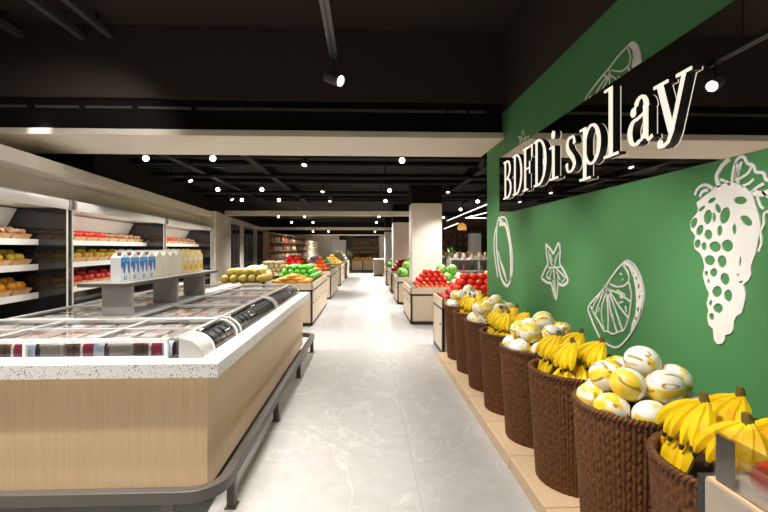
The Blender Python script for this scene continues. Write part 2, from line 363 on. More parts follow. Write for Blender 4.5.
# far end and right hand limits
struct(MB().box(-12, -1.85, 31.0, 31.2, 0, 3.25), 'wall_back', m_wall, 'pale wall at the far left end')
struct(MB().box(-1.85, 12, 31.6, 31.8, 0, 3.25), 'wall_back', m_blackg, 'dark wall at the far end of the aisle')
struct(MB().box(11.5, 11.7, -3, 36, 0, 3.4), 'wall_far_right', m_brown, 'dark wall at the right of the shop')
struct(MB().box(2.0, 11.6, 24.0, 24.2, 0, 3.25), 'wall_back', m_rack, 'dark wood wall behind the right aisles')
struct(MB().box(-2.35, -1.35, 30.86, 31.0, 0.0, 2.1), 'door_1', m_fridge, 'pale grey door at the far end', 0.01)
# cream beams across the hall ceiling
for y, z0, z1, x1 in ((16.0, 2.70, 2.86, 1.75), (22.5, 2.46, 2.58, 1.5), (29.5, 2.36, 2.44, 1.4)):
    struct(MB().box(-9, x1, y, y + 0.35, z0, z1), 'ceiling_beam', m_cream, 'cream ceiling beam across the hall, ' + {16.0: 'nearest', 22.5: 'middle', 29.5: 'farthest'}[y] + ' of three')
struct(MB().box(-9, 1.5, 29.6, 30.2, 2.44, 3.25), 'ceiling_beam', m_ceil, 'black bulkhead at the far end')
# columns
for k, (x0, x1, y0, y1, zt) in enumerate(((1.15, 1.90, 11.2, 11.95, 2.67), (1.06, 1.85, 17.5, 18.3, 2.55), (1.06, 1.8, 25, 25.8, 2.45), (0.9, 1.6, 30.2, 31.0, 2.35))):
    c_ = struct(MB().box(x0, x1, y0, y1, 0, zt), 'column', m_column, 'square beige column, ' + ORD[k] + ' along the right side of the aisle', 0.006)
    struct(MB().box(x0 - 0.01, x1 + 0.01, y0 - 0.01, y1, zt, 3.25), 'column_head', m_ceil, 'black column head above the ' + ORD[k] + ' column')
struct(MB().box(5.08, 5.58, 21.6, 22.2, 0, 2.26), 'column', m_white, 'pale column among the shelves of the right aisles', 0.006)
# ducts and pipes under the black ceiling
for k, (x0, x1, z0, z1) in enumerate(((-4.10, -4.03, 4.02, 4.10), (-3.40, -3.33, 4.02, 4.10), (-3.07, -3.00, 4.04, 4.12))):
    o = MB().box(x0, x1, -2.5, 5.48, z0, z1).build('ceiling_duct', m_trackg, None, 0.01)
    tag(o, 'long dark bar under the front hall ceiling, ' + ORD[k] + ' from the left', 'duct', 'ceiling bars of the front hall')
    for y in (0.5, 3.0, 5.2): MB().box((x0 + x1) / 2 - 0.015, (x0 + x1) / 2 + 0.015, y, y + 0.03, z1, 4.23).build('hanger', m_black, o)
for k, (y, z) in enumerate(((7.6, 3.1), (8.4, 3.12), (9.4, 3.05), (10.6, 3.1), (12.0, 3.02), (13.4, 3.05), (14.6, 3.1))):
    o = MB().sweep([(-4.9, y, z), (7.5, y, z)], 0.05, 10).build('ceiling_pipe', m_pipe, None)
    tag(o, 'dark pipe across the black ceiling, ' + ORD[k] + ' from the front', 'pipe', 'pipes under the black ceiling')
    for x in (-4, 0.4, 5): MB().box(x - 0.012, x + 0.012, y - 0.012, y + 0.012, z + 0.04, 3.27).build('hanger', m_pipe, o)
for k, x in enumerate((-3.3, -2.0, 2.3, 3.4, 4.6)):
    o = MB().box(x - 0.07, x + 0.07, 7.0, 15.5, 3.06, 3.2).build('ceiling_duct', m_pipe, None, 0.01)
    tag(o, 'long black air duct along the hall ceiling, ' + ORD[k] + ' from the left', 'duct', 'air ducts of the hall')
    for y in (7.5, 11, 15): MB().box(x - 0.012, x + 0.012, y - 0.012, y + 0.012, 3.19, 3.27).build('hanger', m_pipe, o)

# ------------------------------------------------------------------ track spots
def make_spot(tilt_mat=m_black):
    r = thing('track_spotlight', '', 'spotlight')
    MB().box(-0.015, 0.015, -0.05, 0.05, 0.13, 0.17).build('adapter', m_black, r)
    MB().sweep([(0, 0, 0.0), (0, 0, 0.14)], 0.010, 8).build('stem', m_black, r)
    b = MB().lathe([(0.036, 0.0), (0.038, 0.01), (0.038, 0.125), (0.034, 0.125), (0.034, 0.106)], 20, caps=False).add([(0.036 * math.cos(2 * PI * j / 20), 0.036 * math.sin(2 * PI * j / 20), 0.0) for j in range(20)], [tuple(range(20))])
    body = b.build('lamp_housing', m_trackg, r)
    ln = MB().lathe([(0.0335, 0.108), (0.028, 0.111), (0.012, 0.113)], 20).build('lens', m_lens, body)
    return r
def aim(root, d):                           # turn the housing towards d
    q = Vector(d).normalized().to_track_quat('Z', 'Y'); h = [c for c in KIDS[root] if c.name.startswith('lamp_housing')][0]
    h.rotation_euler = q.to_euler(); h.location = -(q @ Vector((0, 0, 0.06)))
SPOT0 = make_spot()
def spot(loc, d, label, power=0, angle=95, group='track spotlights of the shop', first=[True], scale=1.0):
    if first[0]: o = SPOT0; first[0] = False
    else: o = dup(SPOT0)
    o.location = loc; o.scale = (scale,) * 3; tag(o, label, 'spotlight', group); aim(o, d)
    if power:
        p = Vector(loc) + Vector(d).normalized() * 0.1 * scale
        dd = Vector((d[0] * 0.35, d[1] * 0.35, -1.0)) if d[1] < 0 else Vector(d)
        spot_light(p, p + dd, power, angle, 0.8, NEUT, 0.06)
    return o
# the one at the end of the track in the front hall
spot((-0.335, 4.66, 3.30), (0.80, -0.50, -0.45), 'black spotlight at the end of the ceiling track in the front hall', 0, 60, scale=1.6)
tr = thing('ceiling_track', 'grey ceiling track ending above the aisle in the front hall', 'track')
MB().box(-0.375, -0.295, -2.5, 4.62, 3.52, 3.57).build('rail', m_trackg, tr)
MB().box(-0.345, -0.325, -2.5, 4.62, 3.515, 3.522).build('slot', m_black, tr)
for y in (0.5, 2.5, 4.3): MB().box(-0.34, -0.33, y, y + 0.01, 3.57, 4.22).build('hanger', m_black, tr)
# hall spots: image place of each lamp gives a sight line, the lamp hangs on it at its own depth
HALL = [(146, 158, 7.1), (213, 158, 7.1), (402, 160, 7.1), (305, 161, 7.3), (482, 163, 7.3),
        (189, 178, 9.2), (218, 189, 10.6), (262, 189, 10.6), (389.5, 190, 10.6), (323, 189, 10.6), (448, 189.5, 10.6),
        (231, 197.5, 12.8), (242, 199.5, 12.8), (279, 199.5, 12.8), (385.5, 200.5, 12.8), (330, 199, 12.8), (434.5, 198.5, 12.8),
        (278.5, 216.2, 18.8), (304.5, 216.2, 18.8), (379, 216.2, 18.8), (291.5, 222, 21.0), (313, 222, 21.0), (376.5, 222, 21.0),
        (313, 231.2, 26.5), (328.5, 231.2, 26.5), (375, 231.5, 26.5), (443.5, 217, 17.5), (460.5, 209, 14.3), (477.5, 201, 12.2), (471, 216.5, 19.6)]  # last lamp is added to brighten the pale column

rows = {}
for k, (px, py, Y) in enumerate(HALL):
    a = (px - 384) / 450; c, s = math.cos(YAW), math.sin(YAW); X = Y * (a * c + s) / (c - a * s); d = X * s + Y * c
    z = 1.55 + (248 - py) / 450 * d
    rows.setdefault(Y, []).append((X, z, px))
tk = 0
for Y in sorted(rows):
    rws = sorted(rows[Y]); zt = max(z for _, z, _ in rws) + 0.23
    rowname = {7.1: 'nearest row', 7.3: 'row just behind the nearest', 9.2: 'second row', 10.6: 'third row', 12.8: 'fourth row', 18.8: 'row behind the nearest cream beam', 21.0: 'row before the middle cream beam', 26.5: 'farthest row', 17.5: 'right aisles beside the column', 14.3: 'right aisles above the light lines', 12.2: 'right aisles beside the green wall', 19.6: 'added row before the pale pillar'}[Y]
    t_ = MB().box(min(rws)[0] - 0.8, max(rws)[0] + 0.8, Y - 0.02, Y + 0.02, zt - 0.015, zt + 0.02).build('ceiling_track', m_black, None)
    tag(t_, 'black lighting track carrying the ' + rowname, 'track', 'lighting tracks of the hall')
    for xx in (min(rws)[0] - 0.6, max(rws)[0] + 0.6): MB().box(xx - 0.006, xx + 0.006, Y - 0.006, Y + 0.006, zt + 0.02, 3.27).build('hanger', m_black, t_)
    for j, (X, z, px) in enumerate(rws):
        dark = px in (305, 323, 330, 482, 448, 434.5); side = px in (189, 231)
        dr = (0.5, -0.3, -0.8) if side else (((-0.35, 0.62, -1) if px == 482 else (-0.1, -0.42, -1)) if dark else (-0.22 * X / Y * 4, -1.0, -0.30))
        o = spot((X, Y, z), dr, ('unlit looking' if dark else 'lit') + ' spotlight in the ' + rowname + ', ' + ORD[j] + ' from the left',
                 {7.1: 115, 7.3: 260, 9.2: 110, 10.6: 125, 12.8: 190, 18.8: 430, 21.0: 480, 26.5: 1150, 17.5: 520, 14.3: 480, 12.2: 380, 19.6: 700}[Y] * (2.2 if dark and Y > 10 and px > 400 else 1.0) * (1.7 if px < 260 and Y > 9 else 1.0), 120, scale=1.3)
        st = [c for c in KIDS[o] if c.name.startswith('stem')][0]; st.scale = (1, 1, (zt - z) / (0.14 * 1.3))
        [c for c in KIDS[o] if c.name.startswith('adapter')][0].location = (0, 0, (zt - z) / 1.3 - 0.15)
# ------------------------------------------------------------------ freezer island
IX0, IX1, IY0, IY1, IZ = -3.05, -0.86, 2.645, 6.89, 0.88       # outline of the terrazzo rim
isl = thing('island_counter', 'wood clad island counter with white terrazzo rim holding the chest freezers', 'counter', (0, 0, 0))
o_ = 0.09; wx0, wx1, wy0, wy1 = IX0 + o_, IX1 - o_, IY0 + o_, IY1 - o_
w = MB(); w.box(wx0, wx1, wy0, wy0 + 0.03, 0.10, 0.80); w.build('front_panel', m_wood, isl)
MB().box(wx1 - 0.03, wx1, wy0 + 0.03, wy1, 0.10, 0.80).build('side_panel', m_wood, isl)
MB().box(wx0, wx0 + 0.03, wy0 + 0.03, wy1, 0.10, 0.80).build('side_panel', m_wood, isl)
MB().box(wx0 + 0.03, wx1 - 0.03, wy1 - 0.03, wy1, 0.10, 0.80).build('back_panel', m_wood, isl)
MB().box(wx0 + 0.05, wx1 - 0.05, wy0 + 0.05, wy1 - 0.05, 0.02, 0.10).box(IX0 + 0.07, IX1 - 0.07, 2.51, IY1 - 0.07, 0.0, 0.02).build('toe_kick', m_toe, isl)
r = MB(); q = 0.135
r.box(IX0, IX1, IY0, IY0 + q, 0.80, IZ); r.box(IX0, IX1, IY1 - q, IY1, 0.80, IZ)
r.box(IX0, IX0 + q, IY0 + q, IY1 - q, 0.80, IZ); r.box(IX1 - q, IX1, IY0 + q, IY1 - q, 0.80, IZ)
part_label(r.build('rim', m_terrazzo, isl, 0.0), 'white terrazzo rim with dark chips')
# bumper rail with rounded corners
bx0, bx1, by0, by1, bz0, bz1, br = IX0 - 0.12, -0.775, 2.44, 7.0, 0.182, 0.248, 0.20
def rrect(x0, x1, y0, y1, rad, n=8):
    out = []
    for cx, cy, a0 in ((x1 - rad, y0 + rad, -PI / 2), (x1 - rad, y1 - rad, 0), (x0 + rad, y1 - rad, PI / 2), (x0 + rad, y0 + rad, PI)):
        out += [(cx + rad * math.cos(a0 + PI / 2 * i / n), cy + rad * math.sin(a0 + PI / 2 * i / n)) for i in range(n + 1)]
    return out
def ring(outer, inner, z0, z1):
    n = len(outer); mb = MB(); vs = [(x, y, z) for z in (z0, z1) for p in (outer, inner) for x, y in p]
    fs = []
    for i in range(n):
        j = (i + 1) % n
        fs += [(i, j, n + j, n + i), (2 * n + i, 3 * n + i, 3 * n + j, 2 * n + j), (i, 2 * n + i, 2 * n + j, j), (n + i, n + j, 3 * n + j, 3 * n + i)]
    return mb.add(vs, fs)
rail = ring(rrect(bx0, bx1, by0, by1, br), rrect(bx0 + 0.06, bx1 - 0.06, by0 + 0.06, by1 - 0.06, br - 0.06), bz0, bz1).build('bumper_rail', m_rail, isl, 0.004, angle=30)
part_label(rail, 'brown grey bumper rail bent round the corners')
def post(x, y, alongx): 
    hx, hy = (0.03, 0.022) if alongx else (0.022, 0.03)
    return MB().box(x - hx, x + hx, y - hy, y + hy, 0, bz0).box(x - hx - 0.012, x + hx + 0.012, y - hy - 0.012, y + hy + 0.012, 0, 0.006)
for y in (2.74, 4.08, 5.42, 6.74): post(bx1 - 0.03, y, False).build('bumper_post', m_rail, isl); post(bx0 + 0.03, y, False).build('bumper_post', m_rail, isl)
for x in (-1.06, -2.0, -2.9): post(x, by0 + 0.03, True).build('bumper_post', m_rail, isl); post(x, by1 - 0.03, True).build('bumper_post', m_rail, isl)
# freezers standing in the island
FX0, FX1 = IX0 + q, IX1 - q                 # -2.915 .. -0.995
ZT = 1.0
def curve_profile(x_out, dx, z0, z1, n=8, s=1):
    return [(x_out - s * dx * (1 - math.cos(PI / 2 * i / n)), z0 + (z1 - z0) * math.sin(PI / 2 * i / n)) for i in range(n + 1)]
def shell(prof, y0, y1, th=0.006, mb=None):
    mb = mb or MB(); n = len(prof); inn = []
    for i, p in enumerate(prof):
        a = Vector(prof[max(i - 1, 0)]); b2 = Vector(prof[min(i + 1, n - 1)]); tg = (b2 - a).normalized(); inn.append((p[0] - tg.y * th, p[1] + tg.x * th))
    return mb.prism(list(prof) + inn[::-1], y0, y1, 'y')
# cross freezer at the near end
fn = thing('chest_freezer', 'chest freezer across the near end of the island with white front window frame', 'freezer', (0, 0, 0))
ny0, ny1 = IY0 + q, 3.52
MB().box(FX0 + 0.02, FX1 - 0.15, ny0 + 0.03, ny1 - 0.03, 0.12, 0.86).build('tub', m_trackg, fn)
f_ = MB(); wxe = -1.20                      # front window frame
for x0, x1, z0, z1 in ((FX0, wxe, 0.975, 1.0), (FX0, wxe, 0.88, 0.892), (FX0, FX0 + 0.03, 0.892, 0.975), (wxe - 0.022, wxe, 0.892, 0.975), (FX0 + 0.86, FX0 + 0.875, 0.892, 0.975)): f_.box(x0, x1, ny0 - 0.005, ny0 + 0.022, z0, z1)
f_.build('window_frame', m_white, fn, 0.003)
MB().box(FX0 + 0.02, wxe - 0.02, ny0 + 0.006, ny0 + 0.011, 0.888, 0.98).build('front_glass', m_glass, fn)
t_ = MB(); ys = (ny0 + 0.022, ny1)
for x in (FX0, -2.28, -1.66, -1.16): t_.box(x - 0.0, x + 0.028, ys[0], ys[1], ZT - 0.012, ZT + 0.006)
t_.box(FX0, -1.13, ny1 - 0.05, ny1, ZT - 0.014, ZT + 0.012); t_.box(FX0, -1.13, ny1 - 0.40, ny1 - 0.38, ZT - 0.01, ZT + 0.004)
t_.build('lid_frame', m_lid, fn, 0.002)
for x0, x1 in ((FX0 + 0.028, -2.28), (-2.252, -1.66), (-1.632, -1.16)):
    ld = MB().box(x0, x1, ny0 + 0.03, ny1 - 0.05, ZT - 0.006, ZT - 0.001).build('glass_lid', m_glass, fn)
    MB().box(x0 + 0.12, x0 + 0.30, ny1 - 0.075, ny1 - 0.06, ZT, ZT + 0.012).build('lid_handle', m_grey, ld)
# rounded white corner of the near freezer
part_label(shell(curve_profile(FX1, 0.14, 0.88, ZT, 10), ny0, ny0 + 0.20, 0.01).prism([(FX1, 0.88)] + curve_profile(FX1, 0.14, 0.88, ZT, 10)[1:] + [(FX1 - 0.14, 0.88)], ny0 - 0.002, ny0 + 0.004, 'y').build('rounded_end_cap', m_lid, fn), 'white rounded end cap')
# two long freezer rows behind it, right one with a curved glass front towards the aisle
def long_freezer(x0, x1, y0, y1, out, label, nl):
    fr = thing('chest_freezer', label, 'freezer', (0, 0, 0))
    MB().box(x0 + 0.03, x1 - 0.03, y0, y1, 0.12, 0.84).build('tub', m_trackg, fr)
    xa, xb = (x0, x1 - 0.14) if out > 0 else (x0 + 0.14, x1)
    t2 = MB(); n = nl; L = (y1 - y0) / n
    for k in range(n + 1): yy = min(max(y0 + k * L, y0 + 0.02), y1 - 0.02); t2.box(xa, xb, yy - 0.02, yy + 0.02, ZT - 0.012, ZT + 0.008)
    for x in (xa, xb - 0.03): t2.box(x, x + 0.03, y0, y1, ZT - 0.012, ZT + 0.008)
    t2.build('lid_frame', m_lid, fr, 0.002)
    for k in range(n): 
        ld = MB().box(xa + 0.03, xb - 0.03, y0 + k * L + 0.02, y0 + (k + 1) * L - 0.02, ZT - 0.006, ZT - 0.001).build('glass_lid', m_glass, fr)
        MB().box(xa + 0.2, xa + 0.4, y0 + k * L + 0.03, y0 + k * L + 0.045, ZT, ZT + 0.012).build('lid_handle', m_grey, ld)
    return fr
cx = -1.95
frr = long_freezer(cx + 0.10, FX1, 3.55, IY1 - q, 1, 'long chest freezer on the aisle side of the island with curved glass flank', 4)
frl = long_freezer(FX0, cx - 0.10, 3.55, IY1 - q, -1, 'long chest freezer on the fridge side of the island', 4)
for y0, y1 in ((ny0 + 0.20, 3.545), (3.62, 5.05), (5.11, IY1 - q)):
    pr = curve_profile(FX1, 0.14, 0.88, ZT, 10)
    g = shell(pr, y0, y1, 0.005).build('curved_glass', m_glass, fn if y0 < 3 else frr)
    e = MB()
    shell(curve_profile(FX1 + 0.003, 0.143, 0.88, ZT + 0.003, 10), y0 - 0.0, y0 + 0.03, 0.012, e); shell(curve_profile(FX1 + 0.003, 0.143, 0.88, ZT + 0.003, 10), y1 - 0.03, y1, 0.012, e)
    e.build('glass_edge_band', m_white, g)
shell(curve_profile(FX0, -0.14, 0.88, ZT, 8), 3.56, IY1 - q, -0.005).build('curved_glass', m_glass, frl)
MB().box(cx - 0.10, cx + 0.10, 3.53, IY1 - q, 0.12, 1.02).build('centre_spine', m_grey, frr, 0.006)
# shelf on three posts over the freezers
sh = thing('over_shelf', 'grey shelf on three posts standing over the chest freezers', 'shelf', (0, 0, 0))
MB().box(-2.19, -1.82, 3.50, 5.62, 1.25, 1.278).build('shelf_board', m_rail, sh, 0.003)
MB().box(-2.188, -1.822, 3.502, 5.618, 1.278, 1.28).build('shelf_top', m_grey, sh)
for y in (3.62, 4.47, 5.20): MB().box(-2.075, -1.845, y, y + 0.045, 1.02, 1.25).build('post', m_grey, sh, 0.004)
# cartons on the shelf
def label_mesh(x, y0, y1, z0, z1): return MB().box(x, x + 0.0015, y0, y1, z0, z1)
def make_carton(kind):
    def mk():
        r_ = thing('milk_carton' if kind == 'blue' else 'juice_carton' if kind == 'yellow' else 'cream_carton', '', 'carton')
        hx, hy, h = 0.040, 0.070, 0.192
        body = MB().box(-hx, hx, -hy, hy, 0, h)
        body.add([(-hx, -hy, h), (-hx, hy, h), (hx, hy, h), (hx, -hy, h), (-hx, 0, h + 0.042), (hx, 0, h + 0.042)], [(0, 1, 4), (2, 3, 5), (1, 2, 5, 4), (3, 0, 4, 5)])
        body.box(-hx, hx, -0.004, 0.004, h + 0.038, h + 0.058)
        m = {'blue': m_carton, 'cream': m_cartonc, 'yellow': m_cyel}[kind]
        bo = body.build('carton_body', m, r_, 0.002)
        if kind == 'blue':
            for s in (1, -1):
                X = s * hx
                pan = MB()
                x1, x2 = (X, X + 0.001) if s > 0 else (X - 0.001, X)
                # blue wave: full width at the top, running down to points beside a white bottle shape
                pan.prism([(-hy + 0.002, h), (hy - 0.002, h), (hy - 0.002, 0.07), (0.050, 0.06), (0.040, 0.085), (0.028, 0.135), (0.012, 0.150), (0.004, 0.10), (-0.012, 0.055), (-0.030, 0.08), (-0.045, 0.125), (-0.056, 0.10), (-hy + 0.002, 0.13)], x1, x2, 'x')
                part_label(pan.build('blue_label', m_cblue, r_), 'blue wave printed on the carton')
                MB().prism([(-hy + 0.003, h), (hy - 0.003, h), (hy - 0.003, h - 0.03), (-hy + 0.003, h - 0.04)], x1 - 0.0004 if s < 0 else x1, x2 + 0.0004 if s > 0 else x2, 'x').build('sky_blue_stripe', m_clight, r_)
                MB().box(x1, x2, -0.02, 0.02, 0.012, 0.045).build('square_mark', m_cblue, r_)
                MB().prism([(-0.010, 0.02), (0.012, 0.02), (0.004, 0.045), (-0.004, 0.045)], x1 - 0.0004 if s < 0 else x1, x2 + 0.0004 if s > 0 else x2, 'x').build('white_mark', m_carton, r_)
        elif kind == 'yellow':
            for s in (1, -1):
                x1, x2 = (hx, hx + 0.001) if s > 0 else (-hx - 0.001, -hx)
                MB().prism([(-0.05, 0.12), (0.05, 0.14), (0.05, 0.17), (-0.05, 0.17)], x1, x2, 'x').build('white_band', m_carton, r_)
                MB().prism([(0.030 * math.cos(2 * PI * j / 14), 0.055 + 0.032 * math.sin(2 * PI * j / 14)) for j in range(14)], x1, x2, 'x').build('fruit_print', m_corange, r_)
        if kind != 'cream':
            MB().lathe([(0.013, 0), (0.013, 0.014), (0.011, 0.016)], 12, (0.005, -0.03, h + 0.02)) if False else MB().lathe([(0.016, 0), (0.016, 0.026), (0.013, 0.029)], 12, (0.012, -0.036, h + 0.014)).build('cap', m_ccap if kind == 'blue' else m_carton, r_)
        return r_
    return mk
for grp, kind, y0, lab in (('milk cartons on the freezer shelf', 'blue', 3.75, 'white milk carton with blue wave label on the freezer shelf'),
                           ('cream cartons on the freezer shelf', 'cream', 4.36, 'plain cream carton on the freezer shelf'),
                           ('juice cartons on the freezer shelf', 'yellow', 4.97, 'yellow juice carton with white cap on the freezer shelf')):
    for k in range(4):
        copy_of('carton_' + kind, make_carton(kind), (-2.0, y0 + 0.151 * k, 1.28), label=lab + ', ' + ('nearest of its four', 'second nearest of its four', 'third nearest of its four', 'farthest of its four')[k], cat='carton', group=grp)
# frozen packs
def make_flat(kind):
    c1, c2 = kind
    def mk():
        b = MB().box(-0.085, 0.085, -0.06, 0.06, 0, 0.03)
        o = b.build('frozen_pack', P[c1], None, 0.008)
        PT = MB().box(-0.055, 0.05, -0.035, 0.04, 0.03, 0.0312).build('pack_print', P[c2], o)
        return o
    return mk
KF = [('cream', 'lilac'), ('white', 'tan'), ('tan', 'white'), ('pink', 'white'), ('white', 'pink'), ('cream', 'brown'), ('grey', 'cream'), ('white', 'dblue'), ('cream', 'orange'), ('white', 'red'), ('lilac', 'white'), ('brown', 'cream'), ('tan', 'orange'), ('white', 'green')]
WORD = dict(cream='cream', lilac='lilac', white='white', tan='tan', pink='pink', brown='brown', grey='grey', dblue='dark blue', orange='orange', red='red', green='green', black='black', magenta='magenta', blue='pale blue')
def pack_field(x0, x1, y0, y1, nx, ny, name, pool, zz=0.935):
    for j in range(ny):
        for i in range(nx):
            k = KF[pool[rnd.randrange(len(pool))]]
            x = x0 + (i + 0.5) * (x1 - x0) / nx; y = y0 + (j + 0.5) * (y1 - y0) / ny
            copy_of(('flat', k), make_flat(k), (x, y, zz), (0, 0, rr(-0.06, 0.06)), (0.86 * (x1 - x0) / nx / 0.17, 0.80 * (y1 - y0) / ny / 0.12, 1),
                    '%s frozen pack with %s print, %s in %s row of the %s' % (WORD[k[0]], WORD[k[1]], ORD[i], ORD[j], name), 'frozen food', 'packs in the ' + name)
pack_field(FX0 + 0.03, -1.17, ny0 + 0.16, ny1 - 0.05, 10, 4, 'near cross freezer', [0, 1, 3, 4, 5, 10, 2, 0, 4], 0.945)
pack_field(cx + 0.12, FX1 - 0.16, 3.62, IY1 - q - 0.05, 4, 22, 'aisle side freezer', [0, 1, 2, 3, 4, 7, 8, 9, 12, 6, 1, 1], 0.945)
pack_field(FX0 + 0.18, cx - 0.12, 3.62, IY1 - q - 0.05, 4, 22, 'fridge side freezer', [1, 2, 5, 7, 8, 9, 11, 12, 6, 13], 0.945)
# upright packs behind the near window
def make_upright(kind):
    def mk():
        if kind == 'grey':
            o = MB().prism([(0.0, 0), (0.0, 0.055), (0.012, 0.08), (0.04, 0.085), (0.055, 0.06), (0.055, 0)], -0.078, 0.078, 'x').build('frozen_box', P['grey'], None, 0.006)
            MB().box(-0.079, -0.062, -0.001, 0.03, 0.004, 0.06).build('dark_edge', P['black'], o); MB().box(0.03, 0.036, -0.0015, 0.0, 0.004, 0.055).build('fold', P['tan'], o)
        else:
            o = MB().prism([(0.0, 0), (0.0, 0.055), (0.012, 0.08), (0.04, 0.085), (0.055, 0.06), (0.055, 0)], -0.115, 0.115, 'x').build('frozen_box', P['brown'], None, 0.006)
            for n_, x0, x1, c_ in (('white_band', -0.03, -0.015, 'white'), ('magenta_band', -0.008, 0.045, 'magenta'), ('blue_band', 0.05, 0.112, 'blue'), ('dark_band', -0.075, -0.06, 'black')):
                MB().prism([(-0.0015, 0.003), (-0.0015, 0.055), (0.011, 0.0815), (0.040, 0.0865), (0.040, 0.084), (0.014, 0.078), (0.002, 0.05), (0.002, 0.003)], x0, x1, 'x').build(n_, P[c_], o)
        return o
    return mk
x = -1.30; k = 0
while x > FX0 + 0.1:
    kind = 'band' if k % 2 == 0 else 'grey'
    wd = 0.235 if kind == 'band' else 0.165
    copy_of('up_' + kind, make_upright(kind), (x, ny0 + 0.03, 0.887), label=('brown box with magenta and blue bands' if kind == 'band' else 'plain grey box') + ' behind the front freezer window, ' + ORD[k // 2] + ' from the aisle', cat='frozen food', group='boxes behind the near freezer window')
    x -= (0.165 if kind == 'band' else 0.235) / 2 + wd / 2 + 0.004; k += 1
# dark bags behind the curved glass
def make_bag():
    o = MB().prism([(-0.035, 0.0), (-0.03, 0.02), (-0.055, 0.06), (-0.09, 0.085), (-0.135, 0.09), (-0.135, 0.0)], -0.058, 0.058, 'y').build('frozen_bag', P['black'], None, 0.008)
    MB().prism([(-0.0295, 0.016), (-0.0485, 0.047), (-0.05, 0.047), (-0.031, 0.016)], -0.02, 0.045, 'y').build('food_print', P['cream'], o)
    MB().prism([(-0.056, 0.062), (-0.085, 0.083), (-0.087, 0.081), (-0.06, 0.060)], -0.045, 0.02, 'y').build('label', P['grey'], o)
    return o
yb = ny0 + 0.27; k = 0
while yb < IY1 - q - 0.08:
    copy_of('bag', make_bag, (FX1, yb, 0.885), (0, 0, rr(-0.08, 0.08)), label='black frozen food bag behind the curved freezer glass, ' + ORD[k] + ' from the near corner', cat='frozen food', group='bags behind the curved freezer glass'); yb += 0.124; k += 1

# ------------------------------------------------------------------ wall fridges
FR = [(-3.66, -0.04), (0.04, 3.62), (3.70, 7.62)]
NM = ['nearest', 'middle', 'farthest']
SHZ = [1.655, 1.325, 0.95, 0.60]
def pt(u, v): p = FP(u, v); return (p.x, p.y)
def vprism(poly, u0, u1, mb=None):          # profile in (v, z) swept along the fridge line
    mb = mb or MB(); n = len(poly)
    vs = [tuple(FP(u, v, z)) for u in (u0, u1) for v, z in poly]
    return mb.add(vs, [tuple(range(n)), tuple(range(2 * n - 1, n - 1, -1))] + [(i, (i + 1) % n, n + (i + 1) % n, n + i) for i in range(n)])
for k, (u0, u1) in enumerate(FR):
    fr = thing('display_fridge', NM[k] + ' open wall fridge with white canopy and lit shelves of produce trays', 'fridge', (0, 0, 0))
    vprism([(0.10, 0), (0.90, 0), (0.90, 0.30), (0.02, 0.30), (0.02, 0.12), (0.10, 0.12)], u0, u1).build('base', m_white, fr)
    vprism([(0.78, 0.30), (0.90, 0.30), (0.90, 2.1), (0.78, 2.1)], u0, u1).build('back_panel', m_blackg, fr)
    vprism([(0.60, 2.07), (0.78, 2.07), (0.78, 1.84), (0.72, 1.84)], u0 + 0.03, u1 - 0.03).build('lamp_board', m_fridge, fr)
    prof = [(-0.022, 2.065), (-0.03, 2.065), (-0.045, 2.10), (-0.045, 2.17), (-0.03, 2.195), (0.0, 2.2), (0.90, 2.2), (0.90, 2.09), (-0.015, 2.09)]
    vprism(prof, u0 + 0.05, u1 - 0.05).build('canopy', m_white, fr, angle=60)
    for u in (u0, u1 - 0.05):
        e_ = vprism([(v - (0.008 if v < 0.2 else 0), z + (0.006 if z > 2.15 else -0.006)) for v, z in prof], u, u + 0.05).build('canopy_end_cap', m_grey, fr, angle=60)
    for u in (u0, u1 - 0.035):
        s_ = vprism([(0.0, 0.30), (0.78, 0.30), (0.78, 2.09), (0.0, 2.09)], u - (0.039 if u == u0 else 0), u + (0.035 if u == u0 else 0.074)).build('side_panel', m_blackg, fr)
        vprism([(-0.012, 0.28), (0.0, 0.28), (0.0, 2.09), (-0.012, 2.09)], u + (0.012 if u == u0 else 0.0), u + (0.035 if u == u0 else 0.023)).build('edge_trim', m_white, s_)
    vprism([(-0.010, 2.08), (0.02, 2.08), (0.02, 2.09), (-0.010, 2.09)], u0 + 0.1, u1 - 0.1).build('lamp_strip', m_led, fr)
    um = (u0 + u1) / 2; al = area_light(FP(um, 0.10, 2.07), 0.05, u1 - u0 - 0.3, 12, NEUT, 150)
    al.rotation_euler = (Vector(FP(um, 0.62, 1.0)) - Vector(FP(um, 0.10, 2.07))).to_track_quat('-Z', 'Y').to_euler(); al.data.size, al.data.size_y = 0.05, 0.05
    al.data.size = u1 - u0 - 0.3; al.rotation_euler = Matrix((UD, UD.cross(Vector((0, 0, 1)) * 0 + (VD * -0.52 + Vector((0, 0, 1.07))).normalized()) * -1, (VD * -0.52 + Vector((0, 0, 1.07))).normalized())).transposed().to_euler()
    for z in SHZ:
        s_ = vprism([(0.36, z - 0.022), (0.76, z - 0.022), (0.76, z), (0.36, z)], u0 + 0.05, u1 - 0.05).build('shelf', m_fridge, fr)
        vprism([(0.335, z - 0.065), (0.36, z - 0.065), (0.36, z + 0.012), (0.335, z + 0.012)], u0 + 0.045, u1 - 0.045).build('price_rail', m_white, s_)
